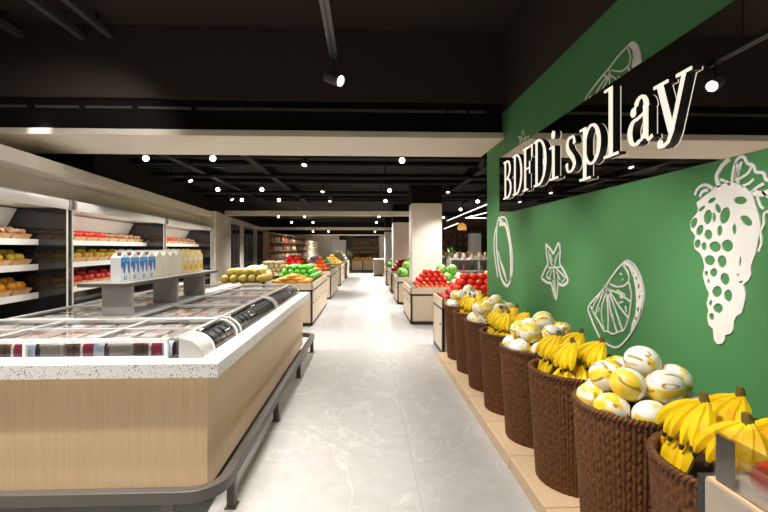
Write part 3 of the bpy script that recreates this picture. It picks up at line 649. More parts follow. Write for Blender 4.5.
# lit underside of each shelf: a slim lamp under the canopy
def make_tray():
    o = MB().add([(-0.145, -0.13, 0), (0.145, -0.13, 0), (0.145, 0.13, 0), (-0.145, 0.13, 0), (-0.17, -0.165, 0.088), (0.17, -0.165, 0.088), (0.17, 0.165, 0.135), (-0.17, 0.165, 0.135),
                  (-0.155, -0.15, 0.085), (0.155, -0.15, 0.085), (0.155, 0.15, 0.132), (-0.155, 0.15, 0.132), (-0.14, -0.125, 0.05), (0.14, -0.125, 0.05), (0.14, 0.125, 0.05), (-0.14, 0.125, 0.05)],
                 [(0, 3, 2, 1), (0, 1, 5, 4), (1, 2, 6, 5), (2, 3, 7, 6), (3, 0, 4, 7), (4, 5, 9, 8), (5, 6, 10, 9), (6, 7, 11, 10), (7, 4, 8, 11), (8, 9, 13, 12), (9, 10, 14, 13), (10, 11, 15, 14), (11, 8, 12, 15), (12, 13, 14, 15)]).build('produce_tray', m_tray, None, smooth=False)
    return o
def single(name, mat, r, sc=(1, 1, 1), n=12, k=8, dent=0.0):
    def mk(): return MB().ball(r, sc=sc, n=n, k=k, dent=dent).build(name, mat, None)
    return mk
SHF = ['top shelf', 'second shelf', 'third shelf']
rz = PHI + PI / 2                            # tray long side along the fridge
KINDS = {'mushroom': ('mushroom', m_mush, 0.045, (1, 1, 0.8), 6), 'redpepper': ('red_pepper', m_redfruit, 0.05, (1, 1, 0.95), 6), 'lemon': ('lemon', m_lemon, 0.045, (1.25, 1, 1), 5),
         'orange': ('orange', m_orange, 0.062, (1, 1, 1), 5), 'redapple': ('red_apple', m_redfruit, 0.062, (1, 1, 0.92), 5)}
HUMAN = {'mushroom': 'mushroom', 'redpepper': 'red pepper', 'lemon': 'yellow lemon', 'orange': 'orange', 'redapple': 'red apple'}
for k, (u0, u1) in enumerate(FR):
    n = 9; pitch = (u1 - u0 - 0.16) / n
    for si in range(3):
        if k == 2 and si == 2: continue
        for i in range(n):
            u = u0 + 0.08 + (i + 0.5) * pitch
            if k == 0 and u < -2.1: continue
            kind = ('mushroom', 'lemon', 'orange')[si]
            if k == 1 and si == 0 and i in (2, 3, 4): kind = 'redpepper'
            if k == 2 and si == 0 and i in (1, 2, 3, 4): kind = 'redpepper'
            if k >= 1 and si == 2: kind = 'redapple'
            p = FP(u, 0.545, SHZ[si])
            where = '%s of the %s wall fridge' % (SHF[si], NM[k])
            tl = 'wooden tray of %ss, %s from near end, %s' % (HUMAN[kind], ORD[i], where)
            copy_of('tray', make_tray, p, (0, 0, rz), (pitch / 0.365, 1.0, 0.85), tl, 'tray', 'produce trays on the ' + where)
            nm, mt, rad, sc_, cnt = KINDS[kind]
            spots = [(-0.10, -0.08, 0.10), (0.0, -0.085, 0.10), (0.10, -0.08, 0.10), (-0.05, 0.03, 0.125), (0.055, 0.03, 0.125), (0.0, 0.09, 0.12)][:cnt]
            if cnt == 5: spots = [(-0.095, -0.075, 0.10), (0.01, -0.08, 0.105), (0.10, -0.06, 0.10), (-0.05, 0.04, 0.15), (0.06, 0.045, 0.15)]
            for q_, (a, b_, c_) in enumerate(spots):
                ax = Vector((math.cos(rz), math.sin(rz), 0)); ay = Vector((-math.sin(rz), math.cos(rz), 0))
                side = ('front near end', 'front middle', 'front far end', 'back near end', 'back far end', 'rear middle')[q_]
                copy_of(('f', kind), single(nm, mt, rad, sc_, 10, 7), Vector(p) - ax * a * pitch / 0.365 * -1 + ay * -b_ * -1 + Vector((0, 0, c_ * 1.08)), (rr(-.3, .3), rr(-.3, .3), rr(0, 6)), (1, 1, 1),
                        '%s at %s of %s tray, %s' % (HUMAN[kind], side, ORD[i], where), 'vegetable' if kind in ('mushroom', 'redpepper') else 'fruit', '%ss on the %s' % (HUMAN[kind], where))
# ------------------------------------------------------------------ wicker baskets on the plinth
BX, BY0, BP, BZ, RT, RB = 1.345, 1.535, 0.628, 0.10, 0.305, 0.262
BH = 0.68
def basket_mesh():
    mb = MB(); NC, sub = 84, 5; nt = NC * sub; rows_ = 133; vs = []
    for i in range(rows_):
        tz = i / (rows_ - 1); z = tz * BH; R = RB + (RT - RB) * tz
        for j in range(nt):
            col, u = divmod(j, sub); u = (u + 0.5) / sub; sl = 1 if col % 2 else -1
            st = abs(math.sin(PI * (z / 0.046 + sl * 0.6 * (u - 0.5) + 0.25 * (col % 2))))
            rad = R - 0.012 + 0.013 * math.sin(PI * u) ** 0.6 * (0.25 + 0.75 * st ** 0.7)
            th = 2 * PI * j / nt
            vs.append((rad * math.cos(th), rad * math.sin(th), z))
    fs = [(i * nt + j, i * nt + (j + 1) % nt, (i + 1) * nt + (j + 1) % nt, (i + 1) * nt + j) for i in range(rows_ - 1) for j in range(nt)]
    mb.add(vs, fs)
    mb.lathe([(RT - 0.002, BH), (RT - 0.022, BH - 0.004), (RT - 0.035, BH - 0.2), (RB - 0.03, 0.02), (0.001, 0.02)], 64, caps=False)
    mb.add([((RB - 0.004) * math.cos(2 * PI * j / 48), (RB - 0.004) * math.sin(2 * PI * j / 48), 0.0) for j in range(48)], [tuple(range(48))])
    return mb
def make_basket():
    r_ = thing('wicker_basket', '', 'basket')
    basket_mesh().build('basket_wall', m_wicker, r_, angle=80)
    rim = MB()
    for ph in (0, PI):
        n = 360; rim.sweep([((RT - 0.012 + 0.009 * math.cos(44 * a + ph)) * math.cos(a), (RT - 0.012 + 0.009 * math.cos(44 * a + ph)) * math.sin(a), BH + 0.004 + 0.0085 * math.sin(44 * a + ph)) for a in [2 * PI * i / n for i in range(n + 1)]], 0.0095, 6, False)
    part_label(rim.build('braided_rim', m_wicker, r_, angle=80), 'braided wicker rim')
    MB().lathe([(0.001, 0), (RT - 0.045, 0), (RT - 0.05, -0.02), (0.001, -0.02)], 40, (0, 0, BH - 0.085), caps=False).build('liner', m_liner, r_)
    return r_
def make_block():
    return MB().box(-0.345, 0.345, -0.309, 0.309, 0, BZ).build('plinth_block', m_plinth, None, 0.008)
for k in range(8):
    yy = BY0 + BP * k
    copy_of('plinth', make_block, (1.345, yy, 0), label='low pale wood plinth block under the ' + ORD[k] + ' wicker basket from the front', cat='plinth', group='plinth blocks under the baskets')
    copy_of('basket', make_basket, (BX, yy, BZ), (0, 0, k * 0.4), label='brown woven wicker basket of ' + ('bananas' if k % 2 == 0 else 'streaked melons') + ', ' + ORD[k] + ' from the front on the plinth', cat='basket', group='wicker baskets by the green wall')
BTOP = BZ + BH
def make_melon(): return MB().ball(0.077, sc=(1, 1, 1.1), n=22, k=14, dent=0.04).build('streaked_melon', m_melon, None)
for k in (1, 3, 5, 7):
    yy = BY0 + BP * k; a0 = PI + 0.45
    spots = [('lower ring', j, 0.212, a0 + 2 * PI * j / 8, 0.012) for j in range(8)] + [('upper ring', j, 0.150, a0 + 0.25 + 2 * PI * j / 6, 0.130) for j in range(6)] + [('centre', 0, 0.05, 0.5, 0.06), ('summit', 0, 0.03, 0.6, 0.205)]
    for nm, j, rad, a, dz in spots:
        lab = 'white melon with yellow streaks, %s%s, %s basket from the front' % ({'lower ring': 'lower ring ', 'upper ring': 'upper ring ', 'centre': 'inside the heap', 'summit': 'topmost'}[nm], (ORD[j] + ' from the aisle') if 'ring' in nm else '', ORD[k])
        s_ = rr(0.96, 1.04)
        copy_of('melon', make_melon, (BX + rad * math.cos(a), yy + rad * math.sin(a), BTOP + dz), (PI / 2 + rr(-.5, .5), rr(-.4, .4), a + rr(-.8, .8)) if nm != 'lower ring' else (PI / 2 + rr(-.2, .2), 0, a + rr(-.3, .3)), (s_, s_, s_), lab, 'melon', 'melons in the ' + ORD[k] + ' basket')
def make_bunch():
    r_ = thing('banana_bunch', '', 'bananas')
    NB = 6
    for i in range(NB):
        w = (i - (NB - 1) / 2) / ((NB - 1) / 2); lay = 0.007 if i % 2 else -0.003
        p0 = Vector((0.012, 0.010 * w, 0.030)); p1 = Vector((-0.020, 0.045 * w, 0.018 + lay)); p2 = Vector((-0.085, 0.085 * w, 0.022 + lay)); p3 = Vector((-0.150 + 0.022 * abs(w), 0.102 * w, -0.022 + lay))
        def bz(t): return p0 * (1 - t) ** 3 + p1 * 3 * t * (1 - t) ** 2 + p2 * 3 * t * t * (1 - t) + p3 * t ** 3
        ts = [0, .06, .14, .22, .32, .45, .6, .74, .85, .93, .97]; rd = [.0085, .009, .011, .016, .0205, .0235, .0235, .0215, .0165, .010, .0065]
        MBB = MB(); MBB.sweep([bz(t) for t in ts], rd, 6, True, 0)
        b_ = MBB.build('banana', m_banana, r_, angle=20)
        MB().sweep([bz(.965), bz(1.0), bz(1.04)], [.0072, .0080, .0055], 7).build('tip', m_btip, b_)
    cr = MB().sweep([(0.006, 0, 0.020), (0.016, 0, 0.036), (0.026, 0, 0.056)], [.018, .017, .013], 9, flat=0.8)
    for w in (-1, -.4, .3, 1): cr.sweep([(0.012, 0.012 * w, 0.026), (0.004, 0.018 * w, 0.018), (-0.006, 0.024 * w, 0.016)], [.009, .0088, .0075], 6)
    part_label(cr.build('crown', m_bcrown, r_), 'brown green crown')
    return r_
BSP = [('upper, aisle side, far', -0.085, 0.085, 0.165, PI * 0.0 + 0.15), ('upper, wall side, far', 0.075, 0.11, 0.175, 0.0), ('upper, aisle side, near', -0.070, -0.09, 0.155, 0.25), ('upper, wall side, near', 0.10, -0.10, 0.16, 0.1),
       ('lower, aisle side, far', -0.09, 0.12, 0.035, -0.2), ('lower, aisle side, near', -0.06, -0.13, 0.03, 0.5), ('lower, wall side, near', 0.15, -0.10, 0.05, 0.6), ('lower, wall side, far', 0.15, 0.12, 0.05, -0.2)]
for k in (0, 2, 4, 6):
    yy = BY0 + BP * k
    for nm, dx, dy, dz, rz_ in BSP:
        copy_of('bunch', make_bunch, (BX + dx, yy + dy, BTOP + dz), (rr(-.08, .08), -0.62 + rr(-.06, .06), rz_ + rr(-.1, .1)), (1.12,) * 3,
                'yellow banana bunch, %s, in the %s basket from the front' % (nm, ORD[k]), 'bananas', 'banana bunches in the ' + ORD[k] + ' basket')

# ------------------------------------------------------------------ apple stand at the front corner
ax0, ax1, ay0, ay1, az = 0.885, 1.66, 0.25, 1.165, 0.95
st = thing('apple_stand', 'pale wood stand with black corner posts in the front corner by the green wall', 'stand', (0, 0, 0))
MB().box(ax0, ax1, ay0, ay1 - 0.022, 0.06, az).build('body', m_crate, st, 0.002)
MB().box(ax0 + 0.03, ax1 - 0.03, ay0 + 0.03, ay1 - 0.05, 0, 0.06).build('base', m_black, st)
MB().box(ax0 - 0.002, ax1, ay1 - 0.022, ay1, 0.0, az + 0.001).build('end_frame', m_black, st)
MB().box(ax0 + 0.004, ax1, ay0, ay1 - 0.024, az, az + 0.004).build('top_board', m_plinth, st)
ab = thing('acrylic_bin', 'clear acrylic bin of red apples on the wood stand', 'bin', (0, 0, 0))
e0 = az + 0.005
MB().box(ax0 + 0.012, ax0 + 0.018, ay0 + 0.03, ay1 - 0.045, e0, e0 + 0.125).build('side_panel', m_acryl, ab)
MB().box(ax0 + 0.012, ax1 - 0.05, ay1 - 0.045, ay1 - 0.039, e0, e0 + 0.125).build('end_panel', m_acryl, ab)
MB().box(ax0 + 0.012, ax1 - 0.05, ay0 + 0.03, ay0 + 0.036, e0, e0 + 0.125).build('end_panel', m_acryl, ab)
MB().box(ax0 + 0.012, ax0 + 0.0125, ay1 - 0.105, ay1 - 0.045, e0, e0 + 0.12).build('reflection_strip', m_bin_refl, ab)  # thin metal sheet standing in for the reflection on the acrylic side
def make_apple():
    o = MB().ball(0.055, sc=(1, 1, 0.92), n=20, k=14, dent=0.22).build('red_apple', m_apple, None)
    MB().sweep([(0, 0, 0.028), (0.002, 0, 0.04), (0.006, 0, 0.052)], 0.002, 6).build('stem', m_btip, o); return o
napl = 0
for iy in range(5):
    for ix in range(4):
        x = ax0 + 0.078 + 0.114 * ix; y = ay1 - 0.160 - 0.114 * iy
        copy_of('apple', make_apple, (x + rr(-.006, .006), y + rr(-.006, .006), e0 + 0.05), (rr(-.3, .3), rr(-.3, .3), rr(0, 6)), label='red apple in the acrylic bin, bottom layer, %s row, %s from aisle' % (ORD[iy], ORD[ix]), cat='apple', group='apples in the acrylic bin')
for iy in range(3):
    for ix in range(3):
        copy_of('apple', make_apple, (ax0 + 0.135 + 0.114 * ix, ay1 - 0.331 - 0.114 * iy, e0 + 0.125), (rr(-.3, .3), rr(-.3, .3), rr(0, 6)), label='red apple in the acrylic bin, top layer, %s row, %s from aisle' % (ORD[iy], ORD[ix]), cat='apple', group='apples in the acrylic bin')

# ------------------------------------------------------------------ produce stands along the aisle
def stand(name_lab, x0, x1, y0, y1, z, bays=1, doors=3, face=-1, group='produce stands along the aisle'):
    s_ = thing('produce_stand', name_lab, 'stand', (0, 0, 0), group=group)
    zb = z - 0.10; t_ = 0.035
    MB().box(x0 + 0.02, x1 - 0.02, y0 + 0.02, y1 - 0.02, 0.05, zb).build('body', m_wood_side, s_)
    MB().box(x0 + 0.03, x1 - 0.03, y0 + 0.03, y1 - 0.03, 0, 0.05).build('base', m_black, s_)
    f = MB()
    for x in ((x0, x0 + t_), (x1 - t_, x1)):
        for y in ((y0, y0 + t_), (y1 - t_, y1)): f.box(*x, *y, 0.02, zb + 0.0)
    for y in ((y0, y0 + t_), (y1 - t_, y1)): f.box(x0, x1, *y, 0.02, 0.06); f.box(x0, x1, *y, zb - 0.035, zb)
    for x in ((x0, x0 + t_), (x1 - t_, x1)): f.box(*x, y0, y1, 0.02, 0.06); f.box(*x, y0, y1, zb - 0.035, zb)
    f.build('frame', m_black, s_)
    # tray boards
    r_ = MB(); r_.box(x0 - 0.005, x0 + 0.02, y0 - 0.005, y1 + 0.005, zb, z + 0.03); r_.box(x1 - 0.02, x1 + 0.005, y0 - 0.005, y1 + 0.005, zb, z + 0.03)
    r_.box(x0, x1, y0 - 0.005, y0 + 0.02, zb, z + 0.03); r_.box(x0, x1, y1 - 0.02, y1 + 0.005, zb, z + 0.03)
    r_.build('tray_boards', m_wood_side, s_)
    MB().box(x0 + 0.02, x1 - 0.02, y0 + 0.02, y1 - 0.02, zb, z - 0.03).build('tray_bottom', m_liner2, s_)
    for k in range(1, bays):
        x = x0 + (x1 - x0) * k / bays; MB().box(x - 0.02, x + 0.02, y0 - 0.012, y0 + 0.03, 0.02, z + 0.06).build('divider_post', m_black, s_)
    # doors on the aisle side and the near end
    xs = x0 if face < 0 else x1; L = (y1 - y0 - 2 * t_) / doors
    for k in range(doors):
        a, b = y0 + t_ + k * L + 0.012, y0 + t_ + (k + 1) * L - 0.012
        d = (MB().box(xs - 0.001, xs + 0.02, a, b, 0.07, zb - 0.045) if face < 0 else MB().box(xs - 0.02, xs + 0.001, a, b, 0.07, zb - 0.045)).build('door', m_wood_side, s_)
        MB().ball(0.012, (xs + face * 0.012, a + 0.06, 0.45)).build('knob', m_black, d)
    d = MB().box(x0 + t_ + 0.008, x1 - t_ - 0.008, y0 + 0.004, y0 + 0.02, 0.07, zb - 0.045).build('end_door', m_wood_side, s_)
    MB().ball(0.012, (x0 + 0.55 * (x1 - x0), y0 - 0.006, 0.40)).build('knob', m_black, d)
    return s_
LAY = ['bottom layer', 'second layer', 'third layer', 'fourth layer', 'top layer']
def heap(name, human, cat, mat, r, x0, x1, y0, y1, z, layers, where, sc=(1, 1, 1), pitch=None, rot=None, jit=0.1, n=12, k=8, dent=0.0, back_wall=True, front_mat=None):
    px_ = (pitch or 2.0) * r * sc[0]; py_ = (pitch or 2.0) * r * sc[1]
    if rot == 'x': pass
    nx = max(1, int((x1 - x0) / px_ + 0.01)); ny = max(1, int((y1 - y0) / py_ + 0.01))
    for l in range(layers):
        mx, my = nx - l, ny - l
        if mx < 1 or my < 1: break
        for j in range(my):
            if l and j > 2 and j < my - 1 and mx > 4: pass
            for i in range(mx):
                hidden = l < layers - 1 and 0 < j < my - 1 and 0 < i < mx - 1 and my - 1 >= 1 and l + 1 < layers and (l + 2 < layers or False)
                if hidden: continue
                x = (x0 + x1) / 2 + (i - (mx - 1) / 2) * px_ + rr(-jit, jit) * r; y = (y0 + y1) / 2 + (j - (my - 1) / 2) * py_ + rr(-jit, jit) * r
                zz = z + r * sc[2] * (1 + 1.45 * l)
                copy_of(('h', name, r), single(name, mat, r, sc, n, k, dent), (x, y, zz), (rr(-.2, .2), rr(-.2, .2), rr(-.25, .25) if sc[0] != sc[1] else rr(0, 6)), (1, 1, 1),
                        '%s, %s, %s row, %s from left, %s' % (human, LAY[l], ORD[j], ORD[i], where), cat, '%s heap on the %s' % (human, where))
R1, R2, R3, R4, R5 = 'first right stand', 'second right stand', 'third right stand', 'fourth right stand', 'fifth right stand'
LBL = 'pale wood stand, %s on the right of the aisle, %s'
stand(LBL % ('first', 'with a tomato pyramid'), 1.09, 2.35, 6.40, 7.25, 0.79, doors=1)
heap('tomato', 'red tomato', 'tomato', m_tomato, 0.064, 1.24, 2.30, 6.54, 7.20, 0.80, 4, R1, (1.0, 1.0, 0.9), n=16, k=10, dent=0.12)
heap('orange_tomato', 'orange red tomato', 'tomato', m_orangered, 0.05, 1.24, 2.3, 6.43, 6.54, 0.76, 1, R1 + ' front edge', n=12, k=8)
heap('red_sausage_pepper', 'long red pepper', 'pepper', m_tomato, 0.05, 1.12, 1.24, 6.45, 7.22, 0.78, 2, R1 + ' aisle edge', (0.85, 1.9, 0.8), n=12, k=10)
stand(LBL % ('second', 'with tomatoes and watermelons'), 0.90, 2.30, 9.06, 10.75, 0.72, doors=3)
heap('tomato', 'red tomato', 'tomato', m_tomato, 0.064, 1.0, 1.82, 9.30, 10.0, 0.73, 4, R2, (1.0, 1.0, 0.9), n=16, k=10, dent=0.12)
heap('orange_tomato', 'orange red tomato', 'tomato', m_orangered, 0.05, 1.0, 1.9, 9.12, 9.24, 0.70, 1, R2 + ' front edge', n=12, k=8)
heap('watermelon', 'striped green watermelon', 'watermelon', m_water, 0.13, 1.45, 2.28, 10.1, 10.72, 0.72, 2, R2, n=16, k=10)
heap('pale_cabbage', 'pale cabbage', 'cabbage', m_cabbage, 0.07, 1.88, 2.3, 9.1, 10.0, 0.72, 2, R2, n=12, k=8, jit=0.2)
stand(LBL % ('third', 'with watermelons'), 0.86, 2.2, 12.3, 14.0, 0.72, doors=3)
heap('watermelon', 'striped green watermelon', 'watermelon', m_water, 0.13, 0.90, 1.98, 12.33, 13.4, 0.72, 3, R3, n=16, k=10)
heap('cream_mango', 'pale yellow fruit', 'fruit', m_cabbage, 0.06, 0.95, 2.1, 13.45, 13.95, 0.72, 2, R3)
stand(LBL % ('fourth', 'with red apples'), 0.86, 2.1, 15.5, 17.1, 0.72, doors=3)
heap('red_apple_heap', 'red apple', 'apple', m_redfruit, 0.07, 0.90, 1.9, 15.55, 16.4, 0.72, 4, R4)
stand(LBL % ('fifth', 'with green cabbages'), 0.82, 2.0, 18.5, 20.2, 0.72, doors=3)
heap('dark_cabbage', 'dark green cabbage', 'cabbage', m_dkgreen, 0.12, 0.84, 1.9, 18.55, 19.4, 0.72, 3, R5)
heap('red_apple_heap', 'red apple', 'apple', m_redfruit, 0.07, 1.1, 1.9, 19.5, 20.1, 0.72, 2, R5)
ctr = thing('service_counter', 'small pale counter at the far end of the aisle by the columns', 'counter', (0, 0, 0))
MB().box(0.42, 0.98, 25.0, 25.8, 0.06, 0.90).build('body', m_wood_side, ctr, 0.006); MB().box(0.40, 1.0, 24.98, 25.82, 0.90, 0.94).build('top', m_cream, ctr); MB().box(0.45, 0.95, 25.03, 25.77, 0, 0.06).build('base', m_black, ctr)
E1 = 'stand beside the second right stand'
stand('pale wood produce stand with oranges and mangoes behind the tomato pyramid', 2.45, 3.7, 8.9, 10.6, 0.74, doors=3)
heap('mango', 'orange yellow mango', 'fruit', m_mango, 0.065, 2.46, 3.6, 9.3, 10.2, 0.75, 4, E1, (1.15, 0.95, 0.9))
heap('tan_potato', 'tan potato', 'potato', m_potato, 0.06, 2.46, 3.6, 8.95, 9.25, 0.74, 2, E1)
# left side stands
LL = 'pale wood stand, %s on the left of the aisle, %s'
L1, L2, L3, L4 = 'first left stand', 'second left stand', 'third left stand', 'fourth left stand'
stand(LL % ('first', 'behind the freezer island'), -2.98, -1.06, 8.97, 12.3, 0.82, 2, 6, 1)
heap('yellow_green_melon', 'yellow green melon', 'melon', m_papaya, 0.090, -2.95, -2.0, 9.0, 10.0, 0.84, 2, L1, (1.0, 1.25, 0.95), n=14, k=10)
heap('aubergine', 'dark aubergine', 'aubergine', m_purple, 0.06, -2.1, -1.9, 10.05, 10.7, 0.84, 3, L1, (1, 1.8, 1))
heap('pale_cabbage', 'pale cabbage', 'cabbage', m_cabbage, 0.09, -2.84, -2.2, 10.1, 11.0, 0.84, 2, L1)
heap('carrot', 'orange carrot', 'carrot', m_carrot, 0.032, -1.92, -1.12, 9.0, 9.9, 0.84, 4, L1, (4.0, 1.1, 1.0), n=10, k=10, jit=0.3)
heap('green_pepper', 'bright green pepper', 'pepper', m_pepper, 0.07, -1.98, -1.10, 10.0, 11.4, 0.84, 3, L1, (1.0, 1.15, 0.95), jit=0.2)
heap('orange_tomato_b', 'orange tomato', 'tomato', m_orangered, 0.06, -1.8, -1.12, 11.5, 12.2, 0.84, 3, L1)
heap('tan_potato', 'tan potato', 'potato', m_potato, 0.06, -2.84, -1.9, 11.2, 12.2, 0.84, 4, L1)
stand(LL % ('second', 'with orange and green vegetables'), -2.7, -1.05, 13.6, 16.8, 0.82, 2, 6, 1)
heap('orange_tomato_b', 'orange tomato', 'tomato', m_orangered, 0.07, -1.75, -1.1, 13.65, 14.9, 0.84, 4, L2)
heap('green_pepper', 'bright green pepper', 'pepper', m_pepper, 0.07, -1.75, -1.1, 15.0, 16.2, 0.84, 4, L2, (1.0, 1.15, 0.95))
heap('red_cabbage', 'dark red cabbage', 'cabbage', m_redfruit, 0.10, -2.65, -1.85, 13.7, 15.3, 0.84, 3, L2)
heap('pale_cabbage', 'pale cabbage', 'cabbage', m_cabbage, 0.09, -2.65, -1.85, 15.4, 16.6, 0.84, 3, L2)
stand(LL % ('third', 'with oranges'), -2.6, -1.02, 18.3, 21.4, 0.82, 2, 6, 1)
heap('mango', 'orange yellow mango', 'fruit', m_mango, 0.075, -1.8, -1.06, 18.4, 19.8, 0.84, 4, L3, (1.15, 0.95, 0.9))
heap('carrot_b', 'orange carrot', 'carrot', m_carrot, 0.05, -1.8, -1.06, 19.9, 21.2, 0.84, 4, L3, (2.4, 1.2, 1.0))
heap('aubergine', 'dark aubergine', 'aubergine', m_purple, 0.07, -2.55, -1.9, 18.5, 21.0, 0.84, 3, L3, (1, 1.8, 1))
stand(LL % ('fourth', 'nearest the far wall'), -2.5, -0.98, 23.0, 26.0, 0.82, 2, 6, 1)
heap('cabbage_heap', 'pale green cabbage', 'cabbage', m_cabbage, 0.11, -2.0, -1.02, 23.1, 25.6, 0.84, 3, L4)

# ------------------------------------------------------------------ racks
def rack(label, x0, x1, y0, y1, h, nb, zs, mat, facing='x', xr=None):
    r_ = thing('display_rack', label, 'rack', (0, 0, 0))
    if facing == 'x':
        MB().box(x0, x0 + 0.04, y0, y1, 0, h).build('back', mat, r_)
        for k in range(nb + 1): y = y0 + (y1 - y0) * k / nb; MB().box(x0 + 0.04, x1, y - 0.025, y + 0.025, 0, h).build('upright', mat, r_)
        for z in zs + [h]: MB().box(x0 + 0.04, x1, y0, y1, z - 0.03, z).build('shelf', mat, r_)
    else:
        MB().box(x0, x1, y1 - 0.04, y1, 0, h).build('back', mat, r_)
        for k in range(nb + 1): x = x0 + (x1 - x0) * k / nb; MB().box(x - 0.025, x + 0.025, y0, y1 - 0.04, 0, h).build('upright', mat, r_)
        for z in zs + [h]: MB().box(x0, x1, y0, y1 - 0.04, z - 0.03, z).build('shelf', mat, r_)
    return r_
def make_bottle(): return MB().lathe([(0.055, 0), (0.058, 0.02), (0.058, 0.16), (0.022, 0.22), (0.02, 0.28), (0.023, 0.285)], 10).build('bottle', m_bottle, None)
def make_jar(m, nm):
    def mk(): return MB().lathe([(0.075, 0), (0.085, 0.03), (0.085, 0.14), (0.06, 0.17), (0.06, 0.2), (0.05, 0.205)], 10).build(nm, m, None)
    return mk
ZS = [0.15, 0.55, 0.86, 1.16, 1.46, 1.78]
RK = rack('dark wooden wall rack of bottles and jars left of the aisle', -3.44, -3.24, 15.2, 24.6, 2.09, 12, ZS, m_rack)
def stock(where, grp, pts, kinds):
    for k, (x, y, z, row, i) in enumerate(pts):
        kd = kinds[rnd.randrange(len(kinds))]
        mk, nm = {'bottle': (make_bottle, 'dark glass bottle'), 'jar': (make_jar(m_jar, 'jar'), 'cream jar'), 'jarr': (make_jar(m_jarr, 'jar'), 'red jar'), 'tin': (make_jar(P['green'], 'tin'), 'green tin'), 'tint': (make_jar(m_potato, 'tin'), 'tan tin')}[kd]
        copy_of(kd, mk, (x, y, z), (0, 0, 0), (0.75, 0.75, rr(0.65, 0.9)), label='%s on the %s, %s shelf up, %s along' % (nm, where, ORD[row], ORD[i]), cat='bottle' if kd == 'bottle' else 'jar', group=grp)
pts = []
for row, z in enumerate(ZS):
    if row < 2: continue
    for i in range(24): pts.append((-3.31, 15.45 + (i // 2) * 0.783 + (0.16 if i % 2 == 0 else 0.47), z, row, i))
stock('dark wooden wall rack', 'bottles and jars on the wall rack', pts, ['jar', 'bottle', 'tint', 'jar', 'jarr'])
RK2 = rack('pale end rack of green and cream jars beyond the wooden wall rack', -3.6, -3.15, 24.8, 29.5, 1.95, 6, [0.2, 0.6, 0.95, 1.3, 1.62], m_cream)
stock('pale end rack', 'jars on the pale end rack', [(-3.3, 25.0 + 0.36 * i, z, row, i) for row, z in enumerate([0.2, 0.6, 0.95, 1.3, 1.62]) for i in range(12) if row >= 2 and i % 12 != 11], ['tin', 'jar', 'jar'])
# table of pots in front of the wall rack
tb = thing('display_table', 'low wooden table of cream and red pots in front of the wall rack', 'table', (0, 0, 0))
MB().box(-3.15, -2.85, 13.9, 22.0, 0.90, 0.95).build('table_top', m_rack, tb)
for x in (-3.1, -2.9):
    for y in (14.0, 18.0, 21.9): MB().box(x - 0.03, x + 0.03, y - 0.03, y + 0.03, 0, 0.90).build('leg', m_rack, tb)
stock('low pot table', 'pots on the low table', [(-3.0, 14.1 + 0.26 * i, 0.95, 0, i) for i in range(30)], ['jar', 'jarr', 'jar'])
# far wall
BK = rack('dark shelving on the far wall facing down the aisle', -0.9, 0.95, 31.05, 31.5, 2.2, 4, [0.9, 1.2, 1.5, 1.8], m_rack, 'y')
stock('far wall shelving', 'tins on the far wall shelving', [(-0.8 + 0.155 * i, 31.27, z, row, i) for row, z in enumerate([0.9, 1.2, 1.5, 1.8]) for i in range(11)], ['tint', 'jar', 'tint', 'jarr'])
sl = MB()
for i in range(22): z = 0.5 + i * 0.085; sl.box(-1.3, 1.0, 31.56, 31.598, z, z + 0.05)
tag(sl.build('slat_panel', m_trackg, None), 'dark slatted panel on the far wall', 'panel')
fg = thing('display_counter', 'low counter of orange fruit in front of the far wall', 'counter', (0, 0, 0))
MB().box(-1.0, 0.55, 29.9, 30.8, 0.08, 0.70).build('body', m_wood_side, fg); MB().box(-0.98, 0.53, 29.93, 30.78, 0, 0.08).build('base', m_black, fg)
for x in (-0.96, -0.22, 0.50): MB().box(x - 0.03, x + 0.03, 29.88, 29.92, 0.02, 0.74).build('frame_post', m_black, fg)
heap('mango', 'orange yellow mango', 'fruit', m_mango, 0.075, -0.95, 0.5, 29.95, 30.7, 0.70, 2, 'far low counter', (1.15, 0.95, 0.9))
# right aisles beyond the green wall: low gondolas, shelves on the back wall, lamp, light lines
for k, (y0, x0) in enumerate(((13.2, 2.5), (16.0, 2.7), (18.8, 2.9))):
    g = rack('low metal gondola shelf of groceries in the right aisles, ' + ORD[k] + ' from the front', x0, x0 + 3.4, y0, y0 + 0.6, 1.22, 4, [0.2, 0.55, 0.88], m_grey, 'y')
    stock('%s gondola' % ORD[k], 'jars on the ' + ORD[k] + ' gondola', [(x0 + 0.2 + 0.25 * i, y0 + 0.25, z, row, i) for row, z in enumerate([0.2, 0.55, 0.88, 1.22]) for i in range(12) if row >= 2], ['jar', 'jarr', 'tint', 'bottle'])
BR = rack('tall dark shelf against the back wall of the right aisles', 3.3, 7.6, 23.55, 24.0, 2.5, 6, [0.5, 0.9, 1.3, 1.7, 2.1], m_rack, 'y')
stock('tall dark back shelf', 'goods on the tall back shelf', [(3.5 + 0.3 * i, 23.75, z, row, i) for row, z in enumerate([0.5, 0.9, 1.3, 1.7, 2.1]) for i in range(13) if row >= 2], ['jar', 'tint', 'bottle', 'jar'])
pl = thing('potted_plant', 'leafy green plant in a pale pot beside the first beige column', 'plant', (3.12, 16.5, 1.22))
MB().lathe([(0.07, 0), (0.10, 0.16), (0.09, 0.16)], 16).build('pot', m_jar, pl)
lf = MB()
